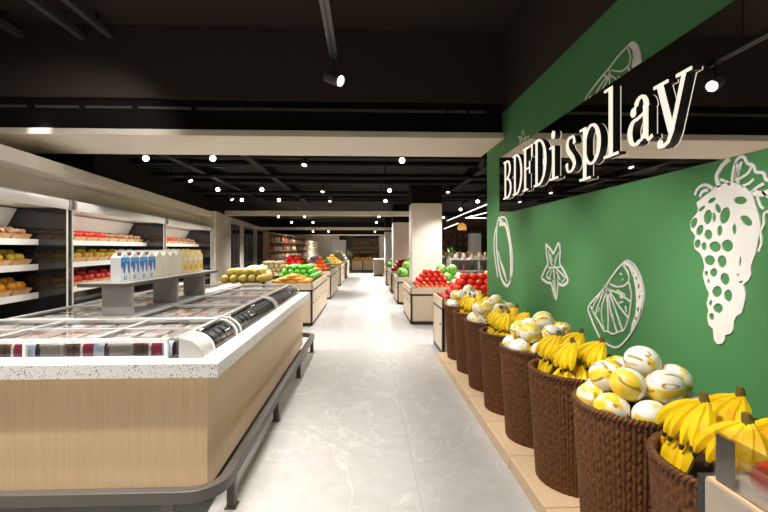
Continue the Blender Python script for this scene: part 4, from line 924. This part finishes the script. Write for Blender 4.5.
for i in range(46):
    a = rr(0, 2 * PI); e = rr(-0.2, 1.3); L_ = rr(0.12, 0.26); d = Vector((math.cos(a) * math.cos(e), math.sin(a) * math.cos(e), math.sin(e))); s_ = Vector((-math.sin(a), math.cos(a), 0)) * 0.035
    b0 = Vector((0, 0, 0.17)); lf.add([b0, b0 + d * L_ * 0.55 + s_, b0 + d * L_, b0 + d * L_ * 0.55 - s_], [(0, 1, 2, 3)])
lf.build('leaves', m_pepper, pl)
pd = thing('pendant_lamp', 'small glowing woven pendant lamp hanging in the right aisles', 'lamp', (3.33, 15.5, 2.18))
part_label(MB().lathe([(0.03, 0.24), (0.10, 0.20), (0.16, 0.10), (0.15, 0.0), (0.145, 0.0), (0.15, 0.1), (0.09, 0.19)], 20, caps=False).build('shade', m_wicklamp, pd), 'glowing orange woven shade')
MB().sweep([(0, 0, 0.22), (0, 0, 1.08)], 0.008, 6).build('cord', m_black, pd)
MB().ball(0.05, (0, 0, 0.09)).build('bulb', m_lens, pd)
def led(label, pts_):
    o = MB().sweep(pts_, 0.017, 6).build('led_light_line', m_led, None)
    for p in (pts_[0], pts_[-1]): MB().sweep([p, (p[0], p[1], 3.27)], 0.006, 5).build('hanger', m_black, o)
    return tag(o, label, 'light', 'light lines of the right aisles')
led('long straight light line under the ceiling of the right aisles, upper one', [(3.72, 13.2, 2.90), (3.9, 21.5, 2.86)])
led('straight light line under the ceiling of the right aisles, lower one', [(3.72, 18.0, 2.55), (3.75, 21.5, 2.47)])
led('bent light line forming an angle beside the green wall end', [(4.6, 17.0, 2.9), (4.30, 19.3, 2.85), (5.2, 19.3, 2.85)])

# ------------------------------------------------------------------ lettering on the mirror band
def ribbon(mb, pts_, wid, a0, a1, fn, closed=False):
    n = len(pts_); Lp, Rp = [], []
    for i in range(n):
        a = Vector(pts_[(i - 1) % n if closed else max(i - 1, 0)]); b = Vector(pts_[(i + 1) % n if closed else min(i + 1, n - 1)])
        t_ = (b - a); t_ = t_.normalized() if t_.length > 1e-9 else Vector((1, 0)); nn = Vector((-t_.y, t_.x)); w_ = (wid[i] if hasattr(wid, '__len__') else wid) / 2
        p = Vector(pts_[i]); Lp.append(p + nn * w_); Rp.append(p - nn * w_)
    vs = [fn(p, a) for a in (a0, a1) for s in (Lp, Rp) for p in s]; fs = []
    for i in range(n if closed else n - 1):
        j = (i + 1) % n
        fs += [(i, j, n + j, n + i), (2 * n + i, 3 * n + i, 3 * n + j, 2 * n + j), (i, 2 * n + i, 2 * n + j, j), (n + i, n + j, 3 * n + j, 3 * n + i)]
    if not closed: fs += [(0, n, 3 * n, 2 * n), (n - 1, 3 * n - 1, 4 * n - 1, 2 * n - 1)]
    return mb.add(vs, fs)
TK, TN = 0.044, 0.017
def arc(cx_, cz, rx, rz_, a0, a1, n=18, thick=TK, thin=TN):
    P_, W_ = [], []
    for i in range(n + 1):
        a = math.radians(a0 + (a1 - a0) * i / n); P_.append((cx_ + rx * math.cos(a), cz + rz_ * math.sin(a))); W_.append(thin + (thick - thin) * abs(math.cos(a)) ** 1.5)
    return P_, W_
def bar(x0, x1, z0, z1): return ([((x0 + x1) / 2, z0), ((x0 + x1) / 2, z1)], x1 - x0)
CH, XH = 0.445, 0.30
def glyph(c, W):
    g = []
    if c in 'BDF':
        g += [bar(0.045, 0.045 + TK, 0, CH), bar(0, 0.15, 0, TN), bar(0, 0.15, CH - TN, CH)]
    if c == 'D': g += [arc(0.11, CH / 2, W - 0.11 - TK / 2, CH / 2 - TN / 2, 90, -90, 24), bar(0.09, 0.12, CH - TN, CH), bar(0.09, 0.12, 0, TN)]
    if c == 'B': g += [arc(0.13, CH - 0.105, W - 0.175 - TK / 2, 0.105 - TN / 2, 90, -90), arc(0.13, 0.118, W - 0.145 - TK / 2, 0.118 - TN / 2, 90, -90), bar(0.09, 0.135, CH - TN, CH), bar(0.09, 0.135, 0, TN), bar(0.09, 0.135, 0.223, 0.223 + TN)]
    if c == 'F': g += [bar(0.1, W - 0.02, CH - TN, CH), bar(W - 0.045, W - 0.02, CH - 0.12, CH), bar(0.1, 0.19, 0.215, 0.215 + TN), bar(0.185, 0.207, 0.165, 0.29)]
    if c == 'i':
        g += [bar(0.08, 0.08 + TK, 0, XH), bar(0.02, 0.20, 0, TN), bar(0.02, 0.09, XH - TN, XH)]
        P_, W_ = arc(0.10, CH - 0.045, 0.018, 0.018, 0, 360, 14, 0.036, 0.036); g.append((P_, W_))
    if c == 'l': g += [bar(0.07, 0.07 + TK, 0, CH + 0.03), bar(0.005, 0.185, 0, TN), bar(0.01, 0.08, CH + 0.03 - TN, CH + 0.03)]
    if c == 's':
        pts_ = [(W - 0.045, XH - 0.075), (W - 0.055, XH - 0.025), (W / 2 + 0.02, XH - 0.012), (W / 2 - 0.04, XH - 0.022), (0.055, XH - 0.07), (0.075, XH - 0.115), (W / 2, XH / 2), (W - 0.065, 0.105), (W - 0.045, 0.06), (W - 0.075, 0.024), (W / 2 - 0.01, 0.011), (0.06, 0.026), (0.045, 0.085)]
        g.append((smooth_line(pts_, 4), [w for w in smooth_w([TK * .9, TN * 1.3, TN, TN * 1.4, TK * .9, TK, TK * 1.05, TK, TK * .9, TN * 1.4, TN, TN * 1.3, TK * .9], 4)]))
    if c == 'p':
        g += [bar(0.06, 0.06 + TK, -0.10, XH), bar(0.0, 0.17, -0.10, -0.10 + TN), bar(0.005, 0.07, XH - TN, XH)]
        P_, W_ = arc(0.185, XH / 2, W - 0.185 - TK / 2, XH / 2 - TN / 2, 150, -150, 28); g.append((P_, W_))
    if c == 'a':
        g += [bar(W - 0.105, W - 0.105 + TK, 0.03, XH - 0.07)]
        P_, W_ = arc(W - 0.13, XH - 0.085, 0.055, 0.075, 0, 150, 14); g.append((P_, [max(w, TN) for w in W_])); g.append(arc(0.075, XH - 0.085, 0.012, 0.014, 0, 360, 12, 0.03, 0.03))
        g.append(([(W - 0.13 + 0.055 * math.cos(math.radians(150)), XH - 0.085 + 0.075 * math.sin(math.radians(150))), (0.075, XH - 0.08)], TN))
        P_, W_ = arc(0.10, 0.088, 0.062, 0.076, 75, 300, 20, TK, TN); g.append((P_, W_))
        g.append(([(0.11, 0.163), (W - 0.09, 0.185)], TN)); g.append(([(0.125, 0.022), (0.16, 0.03), (W - 0.09, 0.075)], TN)); g.append(([(W - 0.075, 0.035), (W - 0.055, 0.012), (W - 0.02, 0.03)], TN * 1.2))
    if c == 'y':
        g += [([(0.055, XH - 0.01), (0.152, 0.005)], TK * 1.05), ([(0.25, XH - 0.01), (0.152, 0.0), (0.125, -0.045), (0.085, -0.062), (0.06, -0.055)], [TN * 1.6, TN * 1.5, TN * 1.3, TN * 1.2, TN * 1.2]), bar(0.0, 0.125, XH - TN, XH), bar(0.19, 0.305, XH - TN, XH)]
        g.append(arc(0.058, -0.045, 0.011, 0.012, 0, 360, 12, 0.026, 0.026))
    return g
def smooth_line(p, k):
    out = []
    for i in range(len(p) - 1):
        p0, p1, p2, p3 = (Vector(p[max(i - 1, 0)]), Vector(p[i]), Vector(p[i + 1]), Vector(p[min(i + 2, len(p) - 1)]))
        for j in range(k):
            t_ = j / k; out.append(tuple(0.5 * ((2 * p1) + (p2 - p0) * t_ + (2 * p0 - 5 * p1 + 4 * p2 - p3) * t_ ** 2 + (3 * p1 - p0 - 3 * p2 + p3) * t_ ** 3)))
    return out + [tuple(p[-1])]
def smooth_w(w, k):
    out = []
    for i in range(len(w) - 1): out += [w[i] + (w[i + 1] - w[i]) * j / k for j in range(k)]
    return out + [w[-1]]
sign = thing('wall_sign', 'wall sign of raised serif letters reading BDFDisplay on the dark mirror band', 'sign', (0, 0, 0))
for c, ya, W in (('B', 5.392, .303), ('D', 5.047, .298), ('F', 4.721, .292), ('D', 4.406, .305), ('i', 4.046, .213), ('s', 3.721, .226), ('p', 3.451, .314), ('l', 3.096, .188), ('a', 2.819, .282), ('y', 2.545, .305)):
    z0 = 2.137 + (5.39 - ya) * 0.016
    def fn(p, a, ya=ya, z0=z0): return (a, ya - p[0], z0 + p[1])
    bmb, fmb = MB(), MB()
    for P_, W_ in glyph(c, W):
        ribbon(bmb, P_, W_, WX - 0.004, WX - 0.030, fn); ribbon(fmb, P_, W_, WX - 0.030, WX - 0.036, fn)
    lo = bmb.build('letter', m_letter, sign, smooth=False); part_label(lo, 'raised letter ' + c + ' with cream face and black sides')
    fmb.build('letter_face', m_face, lo, smooth=False)

# ------------------------------------------------------------------ white drawings on the green wall
DECALS = {'grapes':{'fills':[[(2.243,1.782),(2.196,1.807),(2.151,1.826),(2.126,1.847),(2.066,1.855),(2.02,1.855),(1.955,1.828),(1.909,1.783),(1.892,1.73),(1.876,1.686),(1.867,1.635),(1.882,1.577),(1.892,1.526),(1.906,1.5),(1.918,1.465),(1.916,1.431),(1.929,1.409),(1.957,1.385),(1.945,1.351),(1.947,1.32),(1.955,1.288),(1.966,1.256),(1.996,1.237),(2.009,1.209),(2.011,1.177),(2.026,1.152),(2.058,1.139),(2.062,1.116),(2.077,1.094),(2.107,1.086),(2.128,1.104),(2.134,1.155),(2.161,1.17),(2.171,1.202),(2.163,1.242),(2.174,1.275),(2.158,1.325),(2.184,1.366),(2.2,1.414),(2.189,1.454),(2.198,1.493),(2.216,1.522),(2.256,1.547),(2.263,1.577),(2.249,1.612),(2.282,1.643),(2.29,1.674),(2.273,1.704),(2.24,1.727),(2.232,1.751)]],'holes':[[(1.936,1.762),(1.943,1.752),(1.961,1.747),(1.985,1.75),(2.004,1.758),(2.011,1.77),(2.004,1.78),(1.985,1.784),(1.961,1.782),(1.943,1.773)],[(2.032,1.695),(2.046,1.674),(2.066,1.664),(2.084,1.669),(2.092,1.688),(2.088,1.713),(2.073,1.734),(2.054,1.743),(2.037,1.738),(2.029,1.719)],[(1.912,1.651),(1.925,1.647),(1.945,1.652),(1.962,1.665),(1.971,1.681),(1.968,1.693),(1.954,1.697),(1.934,1.691),(1.917,1.678),(1.909,1.662)],[(2.14,1.699),(2.149,1.678),(2.165,1.667),(2.181,1.67),(2.192,1.686),(2.193,1.709),(2.183,1.729),(2.167,1.74),(2.151,1.737),(2.14,1.721)],[(2.2,1.741),(2.214,1.736),(2.227,1.736),(2.232,1.741),(2.227,1.749),(2.216,1.757),(2.201,1.762),(2.189,1.762),(2.184,1.757),(2.188,1.749)],[(2.241,1.674),(2.253,1.658),(2.268,1.651),(2.281,1.655),(2.286,1.669),(2.281,1.687),(2.268,1.702),(2.253,1.708),(2.241,1.704),(2.236,1.691)],[(2.199,1.634),(2.212,1.619),(2.228,1.613),(2.241,1.617),(2.246,1.631),(2.241,1.648),(2.227,1.663),(2.211,1.669),(2.198,1.664),(2.194,1.651)],[(2.137,1.616),(2.142,1.601),(2.155,1.592),(2.172,1.592),(2.185,1.602),(2.19,1.617),(2.185,1.633),(2.172,1.642),(2.155,1.641),(2.142,1.631)],[(2.075,1.631),(2.08,1.616),(2.09,1.607),(2.1,1.608),(2.107,1.619),(2.108,1.635),(2.103,1.651),(2.094,1.659),(2.083,1.658),(2.076,1.647)],[(1.994,1.636),(1.996,1.621),(2.002,1.611),(2.009,1.611),(2.015,1.621),(2.018,1.638),(2.015,1.653),(2.009,1.663),(2.002,1.663),(1.996,1.652)],[(2.214,1.567),(2.224,1.554),(2.238,1.549),(2.252,1.552),(2.259,1.563),(2.258,1.577),(2.248,1.589),(2.233,1.595),(2.22,1.591),(2.213,1.581)],[(2.174,1.559),(2.177,1.546),(2.186,1.538),(2.197,1.538),(2.207,1.546),(2.21,1.559),(2.207,1.571),(2.197,1.579),(2.186,1.579),(2.177,1.571)],[(2.083,1.551),(2.094,1.537),(2.115,1.53),(2.138,1.533),(2.154,1.546),(2.157,1.562),(2.146,1.577),(2.124,1.583),(2.102,1.579),(2.086,1.567)],[(2.012,1.563),(2.016,1.546),(2.031,1.534),(2.052,1.532),(2.07,1.541),(2.079,1.558),(2.075,1.576),(2.059,1.588),(2.038,1.59),(2.02,1.58)],[(2.115,1.698),(2.117,1.684),(2.122,1.675),(2.129,1.676),(2.134,1.685),(2.136,1.7),(2.134,1.714),(2.129,1.723),(2.122,1.722),(2.117,1.713)],[(2.085,1.742),(2.083,1.728),(2.088,1.718),(2.097,1.716),(2.109,1.724),(2.118,1.737),(2.12,1.752),(2.115,1.762),(2.105,1.764),(2.094,1.756)],[(2.133,1.774),(2.149,1.77),(2.162,1.771),(2.167,1.777),(2.162,1.786),(2.148,1.793),(2.132,1.797),(2.119,1.796),(2.115,1.79),(2.12,1.781)],[(2.123,1.477),(2.138,1.466),(2.159,1.463),(2.179,1.47),(2.188,1.485),(2.185,1.501),(2.169,1.513),(2.147,1.515),(2.128,1.507),(2.119,1.493)],[(2.05,1.487),(2.055,1.47),(2.069,1.458),(2.086,1.457),(2.1,1.468),(2.106,1.486),(2.1,1.504),(2.086,1.515),(2.069,1.515),(2.055,1.505)],[(2.106,1.426),(2.116,1.414),(2.13,1.408),(2.145,1.411),(2.153,1.421),(2.153,1.435),(2.143,1.447),(2.128,1.453),(2.114,1.45),(2.106,1.44)],[(2.033,1.408),(2.036,1.39),(2.048,1.377),(2.065,1.375),(2.08,1.383),(2.088,1.4),(2.085,1.418),(2.072,1.431),(2.055,1.433),(2.04,1.424)],[(2.079,1.335),(2.09,1.32),(2.109,1.311),(2.127,1.314),(2.138,1.326),(2.137,1.344),(2.125,1.36),(2.106,1.368),(2.088,1.365),(2.078,1.352)],[(2.017,1.33),(2.021,1.312),(2.033,1.3),(2.048,1.299),(2.06,1.308),(2.065,1.325),(2.06,1.343),(2.048,1.355),(2.033,1.356),(2.021,1.347)],[(2.071,1.264),(2.077,1.249),(2.092,1.238),(2.111,1.236),(2.126,1.242),(2.132,1.256),(2.126,1.271),(2.111,1.282),(2.092,1.284),(2.077,1.277)],[(2.126,1.216),(2.129,1.204),(2.137,1.197),(2.147,1.195),(2.155,1.2),(2.158,1.211),(2.155,1.223),(2.147,1.23),(2.137,1.232),(2.129,1.226)],[(2.164,1.424),(2.166,1.415),(2.172,1.41),(2.18,1.409),(2.186,1.414),(2.189,1.423),(2.186,1.431),(2.18,1.437),(2.172,1.437),(2.166,1.432)],[(2.152,1.386),(2.154,1.379),(2.158,1.374),(2.164,1.373),(2.168,1.378),(2.17,1.385),(2.168,1.392),(2.164,1.397),(2.158,1.398),(2.154,1.393)],[(2.138,1.279),(2.143,1.27),(2.151,1.265),(2.157,1.265),(2.16,1.271),(2.158,1.281),(2.153,1.29),(2.145,1.295),(2.139,1.294),(2.136,1.288)],[(1.967,1.489),(1.97,1.476),(1.974,1.468),(1.977,1.468),(1.979,1.476),(1.979,1.49),(1.976,1.503),(1.972,1.511),(1.969,1.511),(1.967,1.503)],[(1.979,1.427),(1.98,1.423),(1.983,1.421),(1.987,1.42),(1.99,1.423),(1.991,1.427),(1.99,1.431),(1.987,1.433),(1.983,1.433),(1.98,1.431)],[(1.959,1.403),(1.959,1.399),(1.964,1.394),(1.972,1.39),(1.979,1.389),(1.983,1.39),(1.983,1.394),(1.978,1.399),(1.97,1.403),(1.963,1.405)]],'strokes':[(0.0199,[(2.034,1.966),(2.072,1.946),(2.099,1.918),(2.113,1.892),(2.095,1.842)]),(0.0107,[(2.089,1.879),(2.048,1.859),(2.031,1.843)]),(0.0117,[(2.02,1.855),(2.013,1.904),(2.0,1.942),(1.982,1.96),(1.955,1.959),(1.936,1.927),(1.904,1.911),(1.892,1.881),(1.855,1.87),(1.844,1.842),(1.827,1.834)]),(0.012,[(1.966,1.94),(1.985,1.899),(1.996,1.856)]),(0.0104,[(2.003,1.938),(1.989,1.922),(1.996,1.874)]),(0.0102,[(1.914,1.908),(1.934,1.881),(1.982,1.863),(1.987,1.844)]),(0.0101,[(1.904,1.851),(1.929,1.836),(1.966,1.829)]),(0.0115,[(1.919,1.793),(1.884,1.814),(1.853,1.825)]),(0.0211,[(1.909,1.793),(1.865,1.782),(1.827,1.786)]),(0.0097,[(1.886,1.776),(1.87,1.732),(1.853,1.718)]),(0.0097,[(1.825,1.706),(1.852,1.695),(1.853,1.651),(1.869,1.619),(1.863,1.577),(1.879,1.535)]),(0.0134,[(2.254,1.822),(2.232,1.856),(2.183,1.866),(2.138,1.843)]),(0.0133,[(2.222,1.81),(2.202,1.835),(2.166,1.837)]),(0.0096,[(1.86,1.792),(1.841,1.771),(1.827,1.765)])]},'citrus':{'fills':[[(2.859,1.469),(2.788,1.444),(2.727,1.385),(2.691,1.316),(2.683,1.245),(2.711,1.151),(2.757,1.077),(2.82,1.01),(2.805,1.069),(2.767,1.137),(2.759,1.212),(2.767,1.297),(2.792,1.369),(2.841,1.427),(2.892,1.446)]],'holes':[[(2.747,1.36),(2.751,1.348),(2.759,1.345),(2.766,1.352),(2.766,1.365),(2.759,1.373),(2.751,1.371)],[(2.723,1.313),(2.726,1.299),(2.735,1.295),(2.742,1.304),(2.742,1.319),(2.735,1.329),(2.726,1.326)],[(2.717,1.246),(2.724,1.234),(2.734,1.232),(2.738,1.24),(2.734,1.253),(2.724,1.26),(2.717,1.257)],[(2.731,1.165),(2.74,1.151),(2.751,1.148),(2.756,1.157),(2.751,1.172),(2.74,1.182),(2.731,1.179)],[(2.754,1.106),(2.764,1.094),(2.778,1.092),(2.783,1.1),(2.777,1.113),(2.763,1.121),(2.753,1.118)],[(2.784,1.392),(2.787,1.384),(2.794,1.382),(2.8,1.387),(2.8,1.395),(2.794,1.401),(2.787,1.399)],[(2.701,1.279),(2.703,1.271),(2.708,1.269),(2.712,1.274),(2.712,1.282),(2.708,1.288),(2.703,1.286)]],'strokes':[(0.0116,[(2.859,1.469),(2.788,1.444),(2.727,1.385),(2.691,1.316),(2.683,1.245),(2.717,1.144),(2.778,1.049),(2.863,0.958),(2.942,0.896),(3.026,0.869),(3.167,0.882),(3.25,0.937),(3.322,1.012),(3.373,1.094),(3.264,1.18),(3.14,1.264),(3.063,1.332),(2.966,1.411),(2.892,1.455),(2.859,1.469)]),(0.0089,[(2.901,1.437),(2.852,1.391),(2.839,1.341),(2.897,1.301),(2.99,1.288),(3.063,1.3)]),(0.0092,[(2.839,1.328),(2.813,1.255),(2.82,1.192),(2.841,1.101),(2.892,1.014),(2.942,0.994),(3.026,0.959),(3.089,0.964),(3.146,0.959),(3.2,1.003),(3.272,1.052),(3.342,1.11)]),(0.009,[(3.101,1.26),(2.966,1.246),(2.82,1.205)]),(0.009,[(3.063,1.243),(2.942,1.151),(2.841,1.095)]),(0.0104,[(3.068,1.229),(2.99,1.118),(2.915,1.006)]),(0.0119,[(3.089,1.227),(3.051,1.096),(2.978,0.977)]),(0.0121,[(3.109,1.225),(3.089,1.09),(3.089,0.967)]),(0.0109,[(3.119,1.231),(3.181,1.091),(3.146,0.964)]),(0.0098,[(3.146,1.242),(3.236,1.112),(3.264,1.047)]),(0.0085,[(3.167,1.24),(3.278,1.135),(3.313,1.072)]),(0.0108,[(3.14,1.278),(3.063,1.25)]),(0.0108,[(3.101,1.295),(3.114,1.238)]),(0.0051,[(2.978,1.265),(2.885,1.242)]),(0.0051,[(2.942,1.223),(2.908,1.217)]),(0.0051,[(2.954,1.182),(2.908,1.194)]),(0.0051,[(2.942,1.379),(2.919,1.374)]),(0.0051,[(2.919,1.335),(2.906,1.343)]),(0.005,[(2.879,1.172),(2.87,1.135)]),(0.0053,[(3.038,1.098),(3.014,1.034)]),(0.0051,[(2.954,1.044),(2.931,1.029)]),(0.0055,[(3.167,1.037),(3.162,1.003)]),(0.0056,[(3.222,1.085),(3.208,1.116)])]},'star':{'fills':[],'holes':[],'strokes':[(0.0158,[(4.182,1.585),(4.071,1.537),(4.016,1.5),(3.952,1.55),(3.9,1.592),(3.866,1.52),(3.875,1.412),(3.812,1.367),(3.719,1.28),(3.771,1.241),(3.839,1.226),(3.906,1.236),(3.923,1.168),(3.952,1.092),(4.016,1.159),(4.065,1.224),(4.149,1.226),(4.281,1.259),(4.231,1.315),(4.172,1.37),(4.134,1.403),(4.165,1.492),(4.182,1.585)]),(0.0087,[(4.118,1.531),(4.102,1.468),(4.041,1.388)]),(0.0084,[(3.909,1.508),(3.952,1.446),(3.996,1.386)]),(0.0072,[(3.952,1.483),(3.987,1.421)]),(0.0074,[(4.087,1.493),(4.035,1.432)]),(0.0087,[(4.071,1.361),(4.172,1.286),(4.071,1.261)]),(0.0109,[(4.01,1.37),(3.987,1.261),(3.957,1.116)]),(0.0094,[(3.952,1.367),(3.779,1.299),(3.839,1.253)]),(0.0071,[(3.952,1.342),(3.866,1.269)]),(0.0074,[(4.041,1.344),(4.102,1.278)]),(0.0097,[(4.118,1.368),(3.88,1.382)]),(0.0073,[(4.025,1.258),(3.981,1.138)]),(0.0071,[(3.909,1.302),(3.923,1.217)])]},'ring':{'fills':[],'holes':[],'strokes':[(0.0247,[(5.543,1.868),(5.706,1.92),(5.779,1.785),(5.794,1.613),(5.749,1.42),(5.662,1.253),(5.509,1.127),(5.345,1.096),(5.233,1.158)]),(0.0314,[(5.662,1.854),(5.429,1.836),(5.326,1.727),(5.251,1.607),(5.214,1.471),(5.202,1.335),(5.214,1.159)]),(0.0157,[(5.706,1.931),(5.442,1.924),(5.313,1.806),(5.202,1.607),(5.142,1.433),(5.154,1.279),(5.233,1.148)]),(0.0172,[(5.809,1.819),(5.901,1.68),(5.885,1.482),(5.809,1.31),(5.735,1.174)]),(0.0121,[(5.613,1.381),(5.476,1.283),(5.39,1.187)]),(0.0123,[(5.72,1.506),(5.564,1.31),(5.364,1.148)])]},'upper_slice':{'fills':[[(2.841,2.853),(2.799,2.865),(2.774,2.852),(2.741,2.817),(2.717,2.759),(2.708,2.696),(2.796,2.696),(2.808,2.71),(2.789,2.764),(2.802,2.814)]],'holes':[[(2.767,2.777),(2.77,2.77),(2.776,2.77),(2.781,2.778),(2.781,2.787),(2.776,2.791),(2.77,2.786)],[(2.76,2.726),(2.763,2.721),(2.769,2.722),(2.774,2.729),(2.774,2.735),(2.769,2.738),(2.763,2.734)]],'strokes':[(0.0085,[(3.42,2.694),(3.382,2.723),(3.278,2.754),(3.18,2.783),(3.071,2.808),(2.968,2.841),(2.856,2.86),(2.799,2.863)]),(0.0079,[(2.856,2.851),(2.826,2.789),(2.832,2.743),(2.864,2.725),(2.935,2.728),(3.044,2.779)]),(0.0083,[(3.088,2.767),(3.027,2.725),(2.988,2.696)]),(0.0072,[(2.968,2.704),(2.951,2.696)]),(0.0097,[(3.106,2.755),(3.18,2.734),(3.258,2.691)]),(0.0095,[(3.088,2.743),(3.125,2.718),(3.165,2.694)]),(0.0084,[(3.074,2.743),(3.071,2.694)]),(0.0113,[(3.143,2.778),(3.079,2.745)]),(0.0084,[(3.079,2.807),(3.062,2.747)]),(0.0061,[(3.36,2.695),(3.329,2.695)]),(0.0061,[(2.849,2.723),(2.838,2.693)])]},'upper_star':{'fills':[],'holes':[],'strokes':[(0.0095,[(4.811,2.824),(4.844,2.779),(4.866,2.737),(4.912,2.695)]),(0.0112,[(4.969,2.795),(4.844,2.751),(4.8,2.721),(4.735,2.724),(4.611,2.71)]),(0.0074,[(4.8,2.822),(4.756,2.748),(4.703,2.688),(4.631,2.653)]),(0.0077,[(4.912,2.695),(4.889,2.729),(4.935,2.773)]),(0.0074,[(4.709,2.712),(4.735,2.673)]),(0.0056,[(4.833,2.738),(4.789,2.675)])]}}

def decal(key, name, label, th=0.006):
    d = DECALS[key]; vs, fs = [], []
    mb = MB()
    if d['fills']:
        cu = bpy.data.curves.new(name, 'CURVE'); cu.dimensions = '2D'; cu.fill_mode = 'BOTH'; cu.extrude = th / 2
        for poly in d['fills'] + d['holes']:
            sp = cu.splines.new('POLY'); sp.points.add(len(poly) - 1); sp.use_cyclic_u = True
            for q_, (y, z) in zip(sp.points, poly): q_.co = (y, z, 0, 1)
        ob = bpy.data.objects.new(name, cu); COL.objects.link(ob); bpy.context.view_layer.update()
        me = bpy.data.meshes.new_from_object(ob.evaluated_get(bpy.context.evaluated_depsgraph_get()))
        mb.add([(WX - th / 2 + v.co.z, v.co.x, v.co.y) for v in me.vertices], [tuple(p.vertices) for p in me.polygons])
        bpy.data.objects.remove(ob); bpy.data.curves.remove(cu); bpy.data.meshes.remove(me)
    for w, pts_ in d['strokes']:
        cl = len(pts_) > 3 and pts_[0] == pts_[-1]
        p = pts_[:-1] if cl else pts_
        if len(p) > 2: p = smooth_line(p + [p[0]], 3)[:-1] if cl else smooth_line(p, 3)
        ribbon(mb, p, max(w * {'ring': 1.7, 'star': 1.45}.get(key, 1.15), 0.011), WX - 0.0005, WX - th, lambda q_, a: (a, q_[0], q_[1]), cl)
    return tag(mb.build(name, m_decal, None, smooth=False), label, 'wall decoration')
decal('grapes', 'grape_decal', 'large white cut-out drawing of a grape cluster on the green wall')
decal('citrus', 'citrus_decal', 'white line drawing of a citrus wedge on the green wall above the banana basket')
decal('star', 'star_fruit_decal', 'small white line drawing of a flower shaped star fruit on the green wall')
decal('ring', 'ring_decal', 'tall narrow white ring drawing at the far end of the green wall')
decal('upper_slice', 'citrus_decal', 'white citrus slice drawing on the green strip above the letters')
decal('upper_star', 'star_fruit_decal', 'small white star drawing on the green strip above the far letters')
